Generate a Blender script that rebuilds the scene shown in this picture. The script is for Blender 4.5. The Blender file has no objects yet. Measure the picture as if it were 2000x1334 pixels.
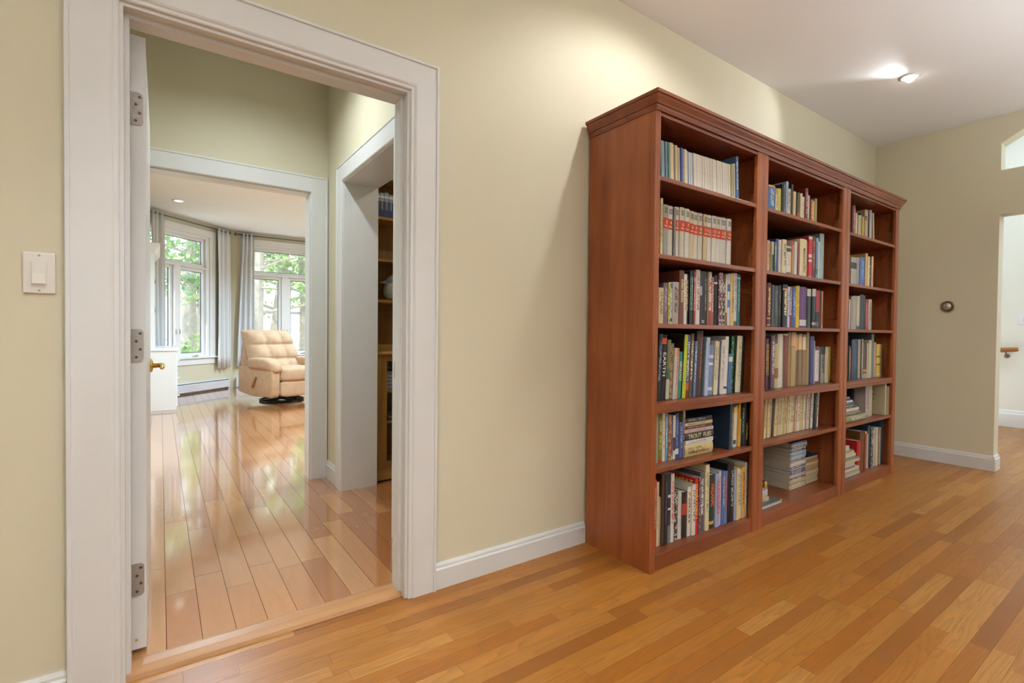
import bpy, bmesh, math, random
from mathutils import Vector, Matrix, Euler

random.seed(7)
scene = bpy.context.scene
COL = scene.collection
R = math.radians

# ------------------------------------------------------------------ camera
F_PX, YAW, PITCH, ROLL, EYE = 970.5, 0.61594, -0.017295, 0.010012, 1.07
fwd = Vector((math.sin(YAW) * math.cos(PITCH), math.cos(YAW) * math.cos(PITCH), math.sin(PITCH)))
rgt = Vector((math.cos(YAW), -math.sin(YAW), 0))
upv = rgt.cross(fwd)
r2 = math.cos(ROLL) * rgt + math.sin(ROLL) * upv
u2 = -math.sin(ROLL) * rgt + math.cos(ROLL) * upv
cam_d = bpy.data.cameras.new('camera')
cam_d.sensor_width = 36.0
cam_d.sensor_fit = 'HORIZONTAL'
cam_d.lens = F_PX / 2000 * 36.0
cam_d.clip_start = 0.02
cam = bpy.data.objects.new('camera', cam_d)
COL.objects.link(cam)
m = Matrix((r2, u2, -fwd)).transposed().to_4x4()
m.translation = Vector((0, 0, EYE))
cam.matrix_world = m
scene.camera = cam

# ------------------------------------------------------------------ exposure, sky, sun
scene.view_settings.view_transform = 'Standard'
scene.view_settings.look = 'None'
scene.view_settings.gamma = 1
scene.view_settings.use_curve_mapping = False
scene.view_settings.exposure = EXPOSURE = 0.17
cy = scene.cycles                 # light path lengths and noise floor, for render time only
cy.max_bounces, cy.diffuse_bounces, cy.glossy_bounces, cy.transmission_bounces, cy.transparent_max_bounces = 5, 3, 3, 2, 8
cy.caustics_reflective = cy.caustics_refractive = False
cy.use_adaptive_sampling = True
cy.adaptive_threshold = 0.07
cy.adaptive_min_samples = 22
SKY = 2.8
SUN = 4.0
world = bpy.data.worlds.new('world')
scene.world = world
world.use_nodes = True
wn = world.node_tree.nodes
wl = world.node_tree.links
wn.clear()
w_out = wn.new('ShaderNodeOutputWorld')
w_bg = wn.new('ShaderNodeBackground')
w_co = wn.new('ShaderNodeTexCoord')
w_no = wn.new('ShaderNodeTexNoise')
w_no.inputs['Scale'].default_value = 3.2
w_no.inputs['Detail'].default_value = 6
w_ra = wn.new('ShaderNodeValToRGB')
w_ra.color_ramp.elements[0].position = 0.38
w_ra.color_ramp.elements[0].color = (0.28, 0.34, 0.45, 1)
w_ra.color_ramp.elements[1].position = 0.56
w_ra.color_ramp.elements[1].color = (1.62, 1.76, 1.95, 1)
wl.new(w_co.outputs['Generated'], w_no.inputs['Vector'])
wl.new(w_no.outputs['Fac'], w_ra.inputs['Fac'])
wl.new(w_ra.outputs['Color'], w_bg.inputs['Color'])
w_bg.inputs['Strength'].default_value = SKY
wl.new(w_bg.outputs['Background'], w_out.inputs['Surface'])
sun_d = bpy.data.lights.new('sun', 'SUN')
sun_d.energy = SUN
sun_d.angle = R(1.0)
sun_d.color = (1, 0.95, 0.86)
sun_o = bpy.data.objects.new('sun', sun_d)
COL.objects.link(sun_o)
sun_o.location = (-20, -8, 30)
sun_o.rotation_euler = Vector((0.62, 0.30, -0.72)).to_track_quat('-Z', 'Y').to_euler()


def portal(name, loc, direction, w, h):
    d = bpy.data.lights.new(name, 'AREA')
    d.shape = 'RECTANGLE'
    d.size, d.size_y = w, h
    d.cycles.is_portal = True
    o = bpy.data.objects.new(name, d)
    COL.objects.link(o)
    o.location = loc
    o.rotation_euler = Vector(direction).to_track_quat('-Z', 'Z').to_euler()


S2 = math.sqrt(0.5)
portal('window_daylight', (0.2325 - 0.09, 9.6125 + 0.09, 1.62), (S2, -S2, 0), 1.3, 2.1)
portal('window_daylight', (1.975, 10.54, 1.62), (0, -1, 0), 1.3, 2.1)
portal('window_daylight', (3.72 + 0.09, 9.61 + 0.09, 1.62), (-S2, -S2, 0), 1.3, 2.1)
portal('window_daylight', (-0.8, -4.1, 1.45), (0, 1, 0), 1.0, 1.7)  # this and the next serve the added windows behind the view
portal('window_daylight', (2.6, -4.1, 1.45), (0, 1, 0), 1.0, 1.7)
portal('window_daylight', (7.0, -1.95, 1.9), (0, 1, 0), 1.9, 2.4)


# ------------------------------------------------------------------ helpers
def srgb(hx):
    v = [int(hx[i:i + 2], 16) / 255 for i in (0, 2, 4)]
    return tuple(c / 12.92 if c <= 0.04045 else ((c + 0.055) / 1.055) ** 2.4 for c in v)


def tag(o, label=None, cat=None, group=None, kind=None):
    if label:
        o['label'] = label
    if cat:
        o['category'] = cat
    if group:
        o['group'] = group
    if kind:
        o['kind'] = kind
    return o


def empty(name, loc=(0, 0, 0), rz=0.0):
    o = bpy.data.objects.new(name, None)
    COL.objects.link(o)
    o.location = loc
    o.rotation_euler = (0, 0, rz)
    o.empty_display_size = 0.05
    return o


def offset_of(p):
    v = Vector((0, 0, 0))
    while p is not None:
        v += p.location
        p = p.parent
    return v


class MB:
    """collects closed solids; build() links them as one mesh object"""

    def __init__(self, fn=None):
        self.v, self.f, self.fn = [], [], fn

    def add(self, vs, fs):
        n = len(self.v)
        self.v += [tuple(self.fn(*p)) if self.fn else tuple(p) for p in vs]
        self.f += [tuple(i + n for i in f) for f in fs]
        return self

    def box(self, x0, x1, y0, y1, z0, z1):
        return self.add([(x0, y0, z0), (x1, y0, z0), (x1, y1, z0), (x0, y1, z0), (x0, y0, z1), (x1, y0, z1), (x1, y1, z1), (x0, y1, z1)],
                        [(0, 3, 2, 1), (4, 5, 6, 7), (0, 1, 5, 4), (1, 2, 6, 5), (2, 3, 7, 6), (3, 0, 4, 7)])

    def prism(self, pts, axis, a, b):
        """2D polygon pts extruded along axis from a to b"""
        def P(p, t):
            return {'x': (t, p[0], p[1]), 'y': (p[0], t, p[1]), 'z': (p[0], p[1], t)}[axis]
        n = len(pts)
        return self.add([P(p, a) for p in pts] + [P(p, b) for p in pts],
                        [tuple(range(n - 1, -1, -1)), tuple(range(n, 2 * n))] + [(i, (i + 1) % n, n + (i + 1) % n, n + i) for i in range(n)])

    def sweep(self, rings, closed=False):
        """list of equal length vertex rings joined in order"""
        n = len(rings[0])
        vs = [p for r in rings for p in r]
        fs = []
        k = len(rings)
        for j in range(k if closed else k - 1):
            a, b = j * n, ((j + 1) % k) * n
            fs += [(a + i, a + (i + 1) % n, b + (i + 1) % n, b + i) for i in range(n)]
        if not closed:
            fs += [tuple(range(n - 1, -1, -1)), tuple(range((k - 1) * n, k * n))]
        return self.add(vs, fs)

    def tube(self, path, rad, n=8, closed=False):
        pts = [Vector(p) for p in path]
        rads = rad if isinstance(rad, (list, tuple)) else [rad] * len(pts)
        rings = []
        k = len(pts)
        for i, p in enumerate(pts):
            if closed:
                t = pts[(i + 1) % k] - pts[i - 1]
            else:
                t = pts[min(i + 1, k - 1)] - pts[max(i - 1, 0)]
            t.normalize()
            ref = Vector((0, 0, 1)) if abs(t.z) < 0.9 else Vector((1, 0, 0))
            a = t.cross(ref).normalized()
            b = t.cross(a)
            rings.append([p + rads[i] * (math.cos(2 * math.pi * q / n) * a + math.sin(2 * math.pi * q / n) * b) for q in range(n)])
        return self.sweep(rings, closed)

    def lathe(self, prof, c, axis='z', n=24):
        """profile of (radius, height along axis) turned about the axis through c"""
        c = Vector(c)
        ax = {'x': (1, 0, 0), 'y': (0, 1, 0), 'z': (0, 0, 1)}[axis] if isinstance(axis, str) else axis
        ax = Vector(ax).normalized()
        ref = Vector((0, 0, 1)) if abs(ax.z) < 0.9 else Vector((1, 0, 0))
        a = ax.cross(ref).normalized()
        b = ax.cross(a)
        rings = [[c + ax * h + r * (math.cos(2 * math.pi * q / n) * a + math.sin(2 * math.pi * q / n) * b) for q in range(n)] for r, h in prof]
        return self.sweep(rings)

    def blob(self, c, r, e1=1.0, e2=1.0, nu=20, nv=12, warp=None):
        """superellipsoid cushion"""
        def pw(x, e):
            return math.copysign(abs(x) ** e, x)
        vs, fs = [], []
        for j in range(nv + 1):
            ph = -math.pi / 2 + math.pi * j / nv
            for i in range(nu):
                th = 2 * math.pi * i / nu
                p = (c[0] + r[0] * pw(math.cos(ph), e1) * pw(math.cos(th), e2), c[1] + r[1] * pw(math.cos(ph), e1) * pw(math.sin(th), e2), c[2] + r[2] * pw(math.sin(ph), e1))
                vs.append(warp(*p) if warp else p)
        for j in range(nv):
            for i in range(nu):
                fs.append((j * nu + i, j * nu + (i + 1) % nu, (j + 1) * nu + (i + 1) % nu, (j + 1) * nu + i))
        return self.add(vs, fs)

    def build(self, name, mat, parent=None, local=False, smooth=False, bevel=0, recalc=True, segs=2):
        me = bpy.data.meshes.new(name)
        vs = [Vector(p) for p in self.v]
        if parent is not None:
            off = Vector((0, 0, 0)) if local else offset_of(parent)
        else:
            lo = [min(p[i] for p in vs) for i in range(3)]
            hi = [max(p[i] for p in vs) for i in range(3)]
            off = Vector(((lo[0] + hi[0]) / 2, (lo[1] + hi[1]) / 2, lo[2]))
        me.from_pydata([p - off for p in vs], [], self.f)
        if recalc:
            bm = bmesh.new()
            bm.from_mesh(me)
            bmesh.ops.recalc_face_normals(bm, faces=bm.faces)
            bm.to_mesh(me)
            bm.free()
        if smooth:
            me.shade_smooth()
        me.materials.append(mat)
        o = bpy.data.objects.new(name, me)
        COL.objects.link(o)
        if parent is not None:
            o.parent = parent
        else:
            o.location = off
        if bevel:
            b = o.modifiers.new('edge', 'BEVEL')
            b.width, b.segments, b.limit_method, b.angle_limit = bevel, segs, 'ANGLE', R(35)
            if smooth:
                pass
        return o


def struct(o):
    o['kind'] = 'structure'
    return o


# ------------------------------------------------------------------ materials
def mat_new(name):
    mt = bpy.data.materials.new(name)
    mt.use_nodes = True
    nt = mt.node_tree
    return mt, nt, nt.nodes['Principled BSDF']


def nd(nt, typ, **kw):
    n = nt.nodes.new(typ)
    for k, v in kw.items():
        setattr(n, k, v)
    return n


def mixrgb(nt, a, b, fac, mode='MIX'):
    n = nt.nodes.new('ShaderNodeMix')
    n.data_type = 'RGBA'
    n.blend_type = mode
    for sock, val in ((n.inputs[0], fac), (n.inputs[6], a), (n.inputs[7], b)):
        if isinstance(val, bpy.types.NodeSocket):
            nt.links.new(val, sock)
        elif isinstance(val, (int, float)):
            sock.default_value = val
        else:
            sock.default_value = (*val[:3], 1)
    return n.outputs[2]


def math_n(nt, op, a, b=None, c=None):
    n = nt.nodes.new('ShaderNodeMath')
    n.operation = op
    for i, val in enumerate((a, b, c)):
        if val is None:
            continue
        if isinstance(val, bpy.types.NodeSocket):
            nt.links.new(val, n.inputs[i])
        else:
            n.inputs[i].default_value = val
    return n.outputs[0]


def vmul(nt, v, s):
    n = nt.nodes.new('ShaderNodeVectorMath')
    n.operation = 'MULTIPLY'
    nt.links.new(v, n.inputs[0])
    n.inputs[1].default_value = s
    return n.outputs[0]


def noise(nt, vec, scale, detail=3, rough=0.5, dist=0.0):
    n = nt.nodes.new('ShaderNodeTexNoise')
    n.inputs['Scale'].default_value = scale
    n.inputs['Detail'].default_value = detail
    n.inputs['Roughness'].default_value = rough
    n.inputs['Distortion'].default_value = dist
    if vec is not None:
        nt.links.new(vec, n.inputs['Vector'])
    return n.outputs['Fac']


def ramp(nt, fac, stops):
    n = nt.nodes.new('ShaderNodeValToRGB')
    cr = n.color_ramp
    while len(cr.elements) < len(stops):
        cr.elements.new(0.5)
    for e, (p, c) in zip(cr.elements, stops):
        e.position = p
        e.color = (*c[:3], 1)
    nt.links.new(fac, n.inputs['Fac'])
    return n.outputs['Color']


def bump(nt, bs, h, strength=0.1, dist=0.002):
    b = nt.nodes.new('ShaderNodeBump')
    b.inputs['Strength'].default_value = strength
    b.inputs['Distance'].default_value = dist
    nt.links.new(h, b.inputs['Height'])
    nt.links.new(b.outputs['Normal'], bs.inputs['Normal'])


def simple(name, col, rough=0.5, metal=0.0, var=0.06, scale=6.0, bmp=0.0, bscale=200.0, spec=0.5):
    """one colour with a soft procedural variation"""
    mt, nt, bs = mat_new(name)
    pos = nd(nt, 'ShaderNodeNewGeometry').outputs['Position']
    f = noise(nt, pos, scale, 1)
    lo = tuple(c * (1 - var) for c in col)
    hi = tuple(min(1, c * (1 + var)) for c in col)
    nt.links.new(mixrgb(nt, lo, hi, f), bs.inputs['Base Color'])
    bs.inputs['Roughness'].default_value = rough
    bs.inputs['Metallic'].default_value = metal
    bs.inputs['Specular IOR Level'].default_value = spec
    if bmp:
        bump(nt, bs, noise(nt, pos, bscale, 2), bmp, 0.001)
    return mt


def plank_mat(name, along, cols, rough, island, grain=1.0, wave_scale=16.0, coat=0.0, dark=(0.24, 0.105, 0.03)):
    """board wood: every board takes its own tone; grain runs along 'along' ('x' or 'y')"""
    mt, nt, bs = mat_new(name)
    geo = nd(nt, 'ShaderNodeNewGeometry')
    rnd = geo.outputs['Random Per Island'] if island else nd(nt, 'ShaderNodeObjectInfo').outputs['Random']
    sep = nd(nt, 'ShaderNodeSeparateXYZ')
    nt.links.new(geo.outputs['Position'], sep.inputs[0])
    a, c = (sep.outputs[0], sep.outputs[1]) if along == 'x' else (sep.outputs[1], sep.outputs[0])
    off = math_n(nt, 'MULTIPLY', rnd, 57.0)
    v1 = nd(nt, 'ShaderNodeCombineXYZ')
    nt.links.new(math_n(nt, 'ADD', a, off), v1.inputs[0])
    nt.links.new(math_n(nt, 'ADD', c, math_n(nt, 'MULTIPLY', rnd, 13.0)), v1.inputs[1])
    nt.links.new(off, v1.inputs[2])
    tone = ramp(nt, rnd, [(i / max(1, len(cols) - 1), x) for i, x in enumerate(cols)]) if island else nd(nt, 'ShaderNodeObjectInfo').outputs['Color']
    # cathedral figure: iso-lines of a slow noise field stretched along the board
    fld = noise(nt, vmul(nt, v1.outputs[0], (0.9, 9.0, 1.0)), 1.0, 2, 0.5, 0.4)
    ring = math_n(nt, 'FRACT', math_n(nt, 'MULTIPLY', fld, wave_scale))
    ring = math_n(nt, 'POWER', ring, 2.2)
    fib = noise(nt, vmul(nt, v1.outputs[0], (9.0, 420.0, 1.0)), 1.0, 3, 0.6)
    blot = noise(nt, vmul(nt, v1.outputs[0], (1.2, 5.0, 1.0)), 1.0, 3)
    c1 = mixrgb(nt, tone, dark, math_n(nt, 'MULTIPLY', ring, 0.50 * grain))
    c2 = mixrgb(nt, c1, dark, math_n(nt, 'MULTIPLY', math_n(nt, 'SUBTRACT', fib, 0.42), 1.5 * grain))
    c3 = mixrgb(nt, c2, dark, math_n(nt, 'MULTIPLY', math_n(nt, 'MAXIMUM', math_n(nt, 'SUBTRACT', blot, 0.55), 0.0), 0.9))
    nt.links.new(c3, bs.inputs['Base Color'])
    bs.inputs['Roughness'].default_value = rough
    bs.inputs['Specular IOR Level'].default_value = 0.85 if rough < 0.2 else 0.32
    if coat:
        bs.inputs['Coat Weight'].default_value = coat
        bs.inputs['Coat Roughness'].default_value = 0.07
        bs.inputs['Coat IOR'].default_value = 1.8
    rgh = math_n(nt, 'ADD', math_n(nt, 'MULTIPLY', blot, 0.08), rough - 0.04)
    nt.links.new(rgh, bs.inputs['Roughness'])
    bump(nt, bs, noise(nt, vmul(nt, v1.outputs[0], (1.0, 6.0, 1.0)), 3.0, 2), 0.06, 0.004)
    return mt


def wood_mat(name, c_lo, c_hi, rough=0.35, stretch=(22, 22, 1.6), seed=0.0, knots=False, local=True):
    """stained furniture wood, grain along z (or whatever axis has the small stretch)"""
    mt, nt, bs = mat_new(name)
    src = nd(nt, 'ShaderNodeTexCoord').outputs['Object'] if local else nd(nt, 'ShaderNodeNewGeometry').outputs['Position']
    f = noise(nt, vmul(nt, src, stretch), 1.0, 5, 0.6, 0.8)
    g = noise(nt, src, 2.3, 3)
    mixf = math_n(nt, 'ADD', math_n(nt, 'MULTIPLY', f, 0.6), math_n(nt, 'MULTIPLY', g, 0.4))
    col = ramp(nt, mixf, [(0.32, c_lo), (0.68, c_hi)])
    nt.links.new(col, bs.inputs['Base Color'])
    bs.inputs['Roughness'].default_value = rough
    return mt


WALL = (0.71, 0.66, 0.49)
M = {}
M['wall'] = simple('pale_yellow_paint', WALL, 0.62, var=0.03, scale=1.5, spec=0.3)
M['wall_pale'] = simple('cream_white_paint', (0.84, 0.80, 0.70), 0.62, var=0.03, scale=1.5, spec=0.3)
M['ceiling'] = simple('ceiling_paint', (0.88, 0.88, 0.88), 0.8, var=0.02, scale=1.2, spec=0.2)
M['ceiling_white'] = simple('white_ceiling_paint', (0.90, 0.90, 0.90), 0.8, var=0.02, spec=0.2)
M['trim'] = simple('white_gloss_trim_paint', (0.76, 0.765, 0.75), 0.32, var=0.03, scale=9)
M['white'] = simple('bright_white_paint', (0.86, 0.86, 0.85), 0.35, var=0.02)
M['oak'] = plank_mat('oak_strip', 'x', [srgb(c) for c in ('ac6d29', 'b47733', 'a46322', 'ae712c', 'bc8340', 'a66725', 'b07533', 'ac6f2b')], 0.33, False, 1.0, 15)
M['oak_far'] = plank_mat('oak_strip_field', 'x', [srgb(c) for c in ('ac6d29', 'b47733', 'a46322', 'ae712c', 'bc8340', 'a66725', 'b07533', 'ac6f2b')], 0.33, True, 1.0, 15)
MAPLE = [srgb(c) for c in ('bc7e4c', 'c58954', 'ac6c40', 'c18450', 'b47444', 'c99060', 'a26136', 'be804e')]
M['maple'] = plank_mat('maple_board', 'y', MAPLE, 0.14, False, 0.30, 6, coat=1.0, dark=(0.28, 0.12, 0.05))
M['maple_far'] = plank_mat('maple_board_field', 'y', MAPLE, 0.14, True, 0.30, 6, coat=1.0, dark=(0.28, 0.12, 0.05))
M['sub'] = simple('dark_subfloor', (0.10, 0.05, 0.025), 0.8)
M['threshold'] = wood_mat('threshold_wood', srgb('a8764a'), srgb('c4925f'), 0.3, (1.5, 40, 40))
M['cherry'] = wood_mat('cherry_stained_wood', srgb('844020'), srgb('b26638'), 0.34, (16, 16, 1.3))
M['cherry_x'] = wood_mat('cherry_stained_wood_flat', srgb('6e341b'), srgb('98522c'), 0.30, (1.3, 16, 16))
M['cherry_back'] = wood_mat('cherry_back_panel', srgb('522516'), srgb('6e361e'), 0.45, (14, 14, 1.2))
M['dark_hole'] = simple('dark_hole', (0.02, 0.012, 0.01), 0.9)
M['steel'] = simple('brushed_steel', (0.50, 0.48, 0.45), 0.38, 0.9)
M['hinge'] = simple('dull_hinge_metal', (0.42, 0.39, 0.35), 0.45, 0.55)
M['hinge_old'] = simple('paint_worn_hinge_metal', (0.40, 0.36, 0.33), 0.5, 0.4, var=0.35, scale=90)
M['screw'] = simple('dark_screw', (0.10, 0.085, 0.07), 0.5, 0.5)
M['brass'] = simple('polished_brass', (0.86, 0.62, 0.22), 0.16, 1.0)
M['plastic'] = simple('ivory_plastic', (0.80, 0.76, 0.69), 0.35, var=0.02)
M['bronze'] = simple('bronze_ring', (0.26, 0.20, 0.13), 0.35, 0.7)
M['black'] = simple('black_metal', (0.02, 0.02, 0.022), 0.4, 0.3)
M['pewter'] = simple('dark_pewter', (0.16, 0.18, 0.20), 0.35, 0.8)
M['heater'] = simple('heater_enamel', (0.74, 0.76, 0.80), 0.35, var=0.02)
M['curtain'] = simple('white_curtain_cloth', (0.80, 0.81, 0.81), 0.85, var=0.04, scale=30, bmp=0.1, bscale=500, spec=0.1)
M['suede'] = simple('beige_microsuede', srgb('c2a182'), 0.9, var=0.14, scale=14, bmp=0.15, bscale=160, spec=0.12)
M['oakcab'] = wood_mat('golden_oak', srgb('7a5522'), srgb('b58642'), 0.4, (20, 20, 1.5))
M['oakcab_x'] = wood_mat('golden_oak_flat', srgb('8a6430'), srgb('c4984f'), 0.4, (1.5, 20, 20))
M['rail'] = wood_mat('handrail_wood', srgb('8a5326'), srgb('b5763c'), 0.3, (20, 1.5, 20))
M['paper'] = simple('book_page_paper', (0.66, 0.60, 0.48), 0.85, var=0.12, scale=60, spec=0.1)
M['dark'] = simple('dark_void', (0.03, 0.028, 0.03), 0.8)


def glass_mat():
    mt, nt, bs = mat_new('window_glass')
    nt.nodes.remove(bs)
    tr = nd(nt, 'ShaderNodeBsdfTransparent')
    tr.inputs['Color'].default_value = (0.96, 0.975, 0.97, 1)
    gl = nd(nt, 'ShaderNodeBsdfGlossy')
    gl.inputs['Roughness'].default_value = 0.02
    lw = nd(nt, 'ShaderNodeLayerWeight')
    lw.inputs['Blend'].default_value = 0.5
    fac = math_n(nt, 'ADD', math_n(nt, 'MULTIPLY', math_n(nt, 'POWER', lw.outputs['Facing'], 4.0), 0.75), 0.03)
    mx = nd(nt, 'ShaderNodeMixShader')
    nt.links.new(fac, mx.inputs[0])
    nt.links.new(tr.outputs[0], mx.inputs[1])
    nt.links.new(gl.outputs[0], mx.inputs[2])
    nt.links.new(mx.outputs[0], nt.nodes['Material Output'].inputs['Surface'])
    return mt


M['glass'] = glass_mat()


def emit_mat(name, col, st):
    mt, nt, bs = mat_new(name)
    bs.inputs['Emission Color'].default_value = (*col, 1)
    bs.inputs['Emission Strength'].default_value = st
    bs.inputs['Base Color'].default_value = (*col, 1)
    return mt


M['lamp'] = emit_mat('lamp_lens_glow', (1, 0.93, 0.80), 30)


def book_mat():
    """cover cloth: colour from the object, small printed lettering on the spine in a second colour"""
    mt, nt, bs = mat_new('book_cover')
    oi = nd(nt, 'ShaderNodeObjectInfo')
    at = nd(nt, 'ShaderNodeAttribute', attribute_type='OBJECT', attribute_name='print_colour')
    st = nd(nt, 'ShaderNodeAttribute', attribute_type='OBJECT', attribute_name='print_style')
    tc = nd(nt, 'ShaderNodeTexCoord')
    so = nd(nt, 'ShaderNodeSeparateXYZ')
    nt.links.new(tc.outputs['Object'], so.inputs[0])
    sg = nd(nt, 'ShaderNodeSeparateXYZ')
    nt.links.new(tc.outputs['Generated'], sg.inputs[0])
    spine = math_n(nt, 'LESS_THAN', so.outputs[1], 0.0035)
    gx = math_n(nt, 'ABSOLUTE', math_n(nt, 'SUBTRACT', sg.outputs[0], 0.5))
    col = math_n(nt, 'LESS_THAN', gx, 0.26)
    zz = math_n(nt, 'ABSOLUTE', math_n(nt, 'SUBTRACT', sg.outputs[2], 0.58))
    zin = math_n(nt, 'LESS_THAN', zz, 0.31)
    cell = nd(nt, 'ShaderNodeCombineXYZ')
    nt.links.new(math_n(nt, 'FLOOR', math_n(nt, 'MULTIPLY', so.outputs[2], 240.0)), cell.inputs[0])
    nt.links.new(math_n(nt, 'FLOOR', math_n(nt, 'MULTIPLY', sg.outputs[0], 5.0)), cell.inputs[1])
    nt.links.new(math_n(nt, 'MULTIPLY', oi.outputs['Random'], 100.0), cell.inputs[2])
    wn_ = nd(nt, 'ShaderNodeTexWhiteNoise', noise_dimensions='3D')
    nt.links.new(cell.outputs[0], wn_.inputs['Vector'])
    ink = math_n(nt, 'GREATER_THAN', wn_.outputs['Value'], 0.42)
    letters = math_n(nt, 'MULTIPLY', math_n(nt, 'MULTIPLY', ink, col), zin)
    mot = math_n(nt, 'GREATER_THAN', noise(nt, tc.outputs['Object'], 90, 2), 0.53)
    is1 = math_n(nt, 'COMPARE', st.outputs['Fac'], 1.0, 0.2)
    is2 = math_n(nt, 'COMPARE', st.outputs['Fac'], 2.0, 0.2)
    pr = math_n(nt, 'ADD', math_n(nt, 'MULTIPLY', letters, is1), math_n(nt, 'MULTIPLY', mot, is2))
    pr = math_n(nt, 'MULTIPLY', math_n(nt, 'MULTIPLY', pr, spine), 0.85)
    wear = noise(nt, tc.outputs['Object'], 35, 3)
    base = mixrgb(nt, oi.outputs['Color'], at.outputs['Color'], pr)
    dim = mixrgb(nt, base, (0.07, 0.055, 0.04), math_n(nt, 'MULTIPLY', math_n(nt, 'MAXIMUM', math_n(nt, 'SUBTRACT', wear, 0.5), 0.0), 0.5))
    nt.links.new(dim, bs.inputs['Base Color'])
    bs.inputs['Roughness'].default_value = 0.45
    return mt


M['book'] = book_mat()


def flat_mat():
    """plain printed ink: colour from the object"""
    mt, nt, bs = mat_new('printed_ink')
    oi = nd(nt, 'ShaderNodeObjectInfo')
    nz = noise(nt, nd(nt, 'ShaderNodeTexCoord').outputs['Object'], 60, 2)
    nt.links.new(mixrgb(nt, oi.outputs['Color'], (0.2, 0.15, 0.1), math_n(nt, 'MULTIPLY', nz, 0.12)), bs.inputs['Base Color'])
    bs.inputs['Roughness'].default_value = 0.5
    return mt


M['ink'] = flat_mat()


def leaf_mat(name, lo, hi):
    mt, nt, bs = mat_new(name)
    geo = nd(nt, 'ShaderNodeNewGeometry')
    c = ramp(nt, geo.outputs['Random Per Island'], [(0.0, lo), (1.0, hi)])
    tl = nd(nt, 'ShaderNodeBsdfTranslucent')
    nt.links.new(c, tl.inputs['Color'])
    nt.links.new(c, bs.inputs['Base Color'])
    bs.inputs['Roughness'].default_value = 0.6
    mx = nd(nt, 'ShaderNodeMixShader')
    mx.inputs[0].default_value = 0.45
    nt.links.new(bs.outputs[0], mx.inputs[1])
    nt.links.new(tl.outputs[0], mx.inputs[2])
    nt.links.new(mx.outputs[0], nt.nodes['Material Output'].inputs['Surface'])
    return mt


M['leaf'] = leaf_mat('spring_leaves', (0.17, 0.30, 0.12), (0.46, 0.56, 0.28))
M['leaf_dark'] = leaf_mat('deep_green_leaves', (0.12, 0.24, 0.10), (0.32, 0.45, 0.22))
M['bark'] = simple('grey_bark', (0.33, 0.30, 0.26), 0.9, var=0.3, scale=8)
M['lawn'] = simple('pale_sunny_lawn', (0.62, 0.62, 0.48), 0.9, var=0.2, scale=2)

# ------------------------------------------------------------------ the house: dimensions
YW, YWB = 1.857, 1.982            # main wall: room face, vestibule face
XE = 5.45                         # end wall with the tall opening
XL, YB = -2.6, -4.0               # unseen sides of the main room
ZC = 2.834                        # main ceiling
FZ = 0.015                        # maple floor level
YF, YFB = 3.70, 3.82              # wall between vestibule and far room
XV = 0.985                        # vestibule right wall
ZF = 2.89                         # far room ceiling
BA, BB, BC = 9.38, 10.42, 13.33   # bay walls: y = x + BA, y = BB, y = BC - x


def boards_mesh(name):
    me = bpy.data.meshes.new(name)
    v = [(sx * 0.5, sy * 0.5, z) for z in (-1, 0) for sx, sy in ((-1, -1), (1, -1), (1, 1), (-1, 1))]
    me.from_pydata(v, [], [(0, 3, 2, 1), (4, 5, 6, 7), (0, 1, 5, 4), (1, 2, 6, 5), (2, 3, 7, 6), (3, 0, 4, 7)])
    return me


def pix(p):
    d = Vector(p) - Vector((0, 0, EYE))
    w = d.dot(fwd)
    if w < 0.05:
        return None
    return (1000 + F_PX * d.dot(r2) / w, 667 - F_PX * d.dot(u2) / w, w)


def lay(boards, me, mat_one, mat_rest, floor, gap, palette, thick, ztop, limit, visible):
    """boards = (x0, x1, y0, y1); those that show become parts of the floor, the rest one field"""
    seen, rest = [], []
    for b in boards:
        cx, cy = (b[0] + b[1]) / 2, (b[2] + b[3]) / 2
        s = 0
        for fx in (0.02, 0.25, 0.5, 0.75, 0.98):
            for fy in (0.02, 0.5, 0.98):
                p = (b[0] + (b[1] - b[0]) * fx, b[2] + (b[3] - b[2]) * fy, ztop)
                q = pix(p)
                if q and -10 < q[0] < 2010 and q[1] < 1345 and visible(p[0], p[1]):
                    s = max(s, 1 / q[2])
        (seen if s > 0 else rest).append((s, b))
    seen.sort(key=lambda t: -t[0])
    rest += seen[limit:]
    for s, b in seen[:limit]:
        o = bpy.data.objects.new('plank', me)
        COL.objects.link(o)
        o.parent = floor
        off = offset_of(floor)
        o.location = Vector(((b[0] + b[1]) / 2, (b[2] + b[3]) / 2, ztop + random.uniform(-0.0004, 0))) - off
        o.scale = (b[1] - b[0] - gap, b[3] - b[2] - gap, thick)
        o.color = (*palette((b[0] + b[1]) / 2, (b[2] + b[3]) / 2), 1)
    mb = MB()
    for s, b in rest:
        mb.box(b[0] + gap / 2, b[1] - gap / 2, b[2] + gap / 2, b[3] - gap / 2, ztop - thick, ztop)
    o = mb.build('plank_field', mat_rest, floor, recalc=False)
    o['kind'] = 'stuff'


OAK = [srgb(c) for c in ('ac6d29', 'b47733', 'a46322', 'ae712c', 'bc8340', 'a66725', 'b07533', 'ac6f2b')]
OAK_D = [srgb(c) for c in ('925720', '985c23', '9e6227')]
rp = random.Random(11)
dark_spots = [(2.4, 0.738), (2.95, 0.82), (2.05, 0.905), (1.15, 1.30), (1.5, 1.355), (2.72, 0.458), (3.3, 1.02), (2.7, 1.19), (3.9, 0.8), (1.35, 0.6)]


def oak_tone(x, y):
    for dx, dy in dark_spots:
        if abs(y - dy) < 0.029 and abs(x - dx) < 0.22:
            return rp.choice(OAK_D)
    return rp.choice(OAK_D) if rp.random() < 0.06 else rp.choice(OAK)


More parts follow.
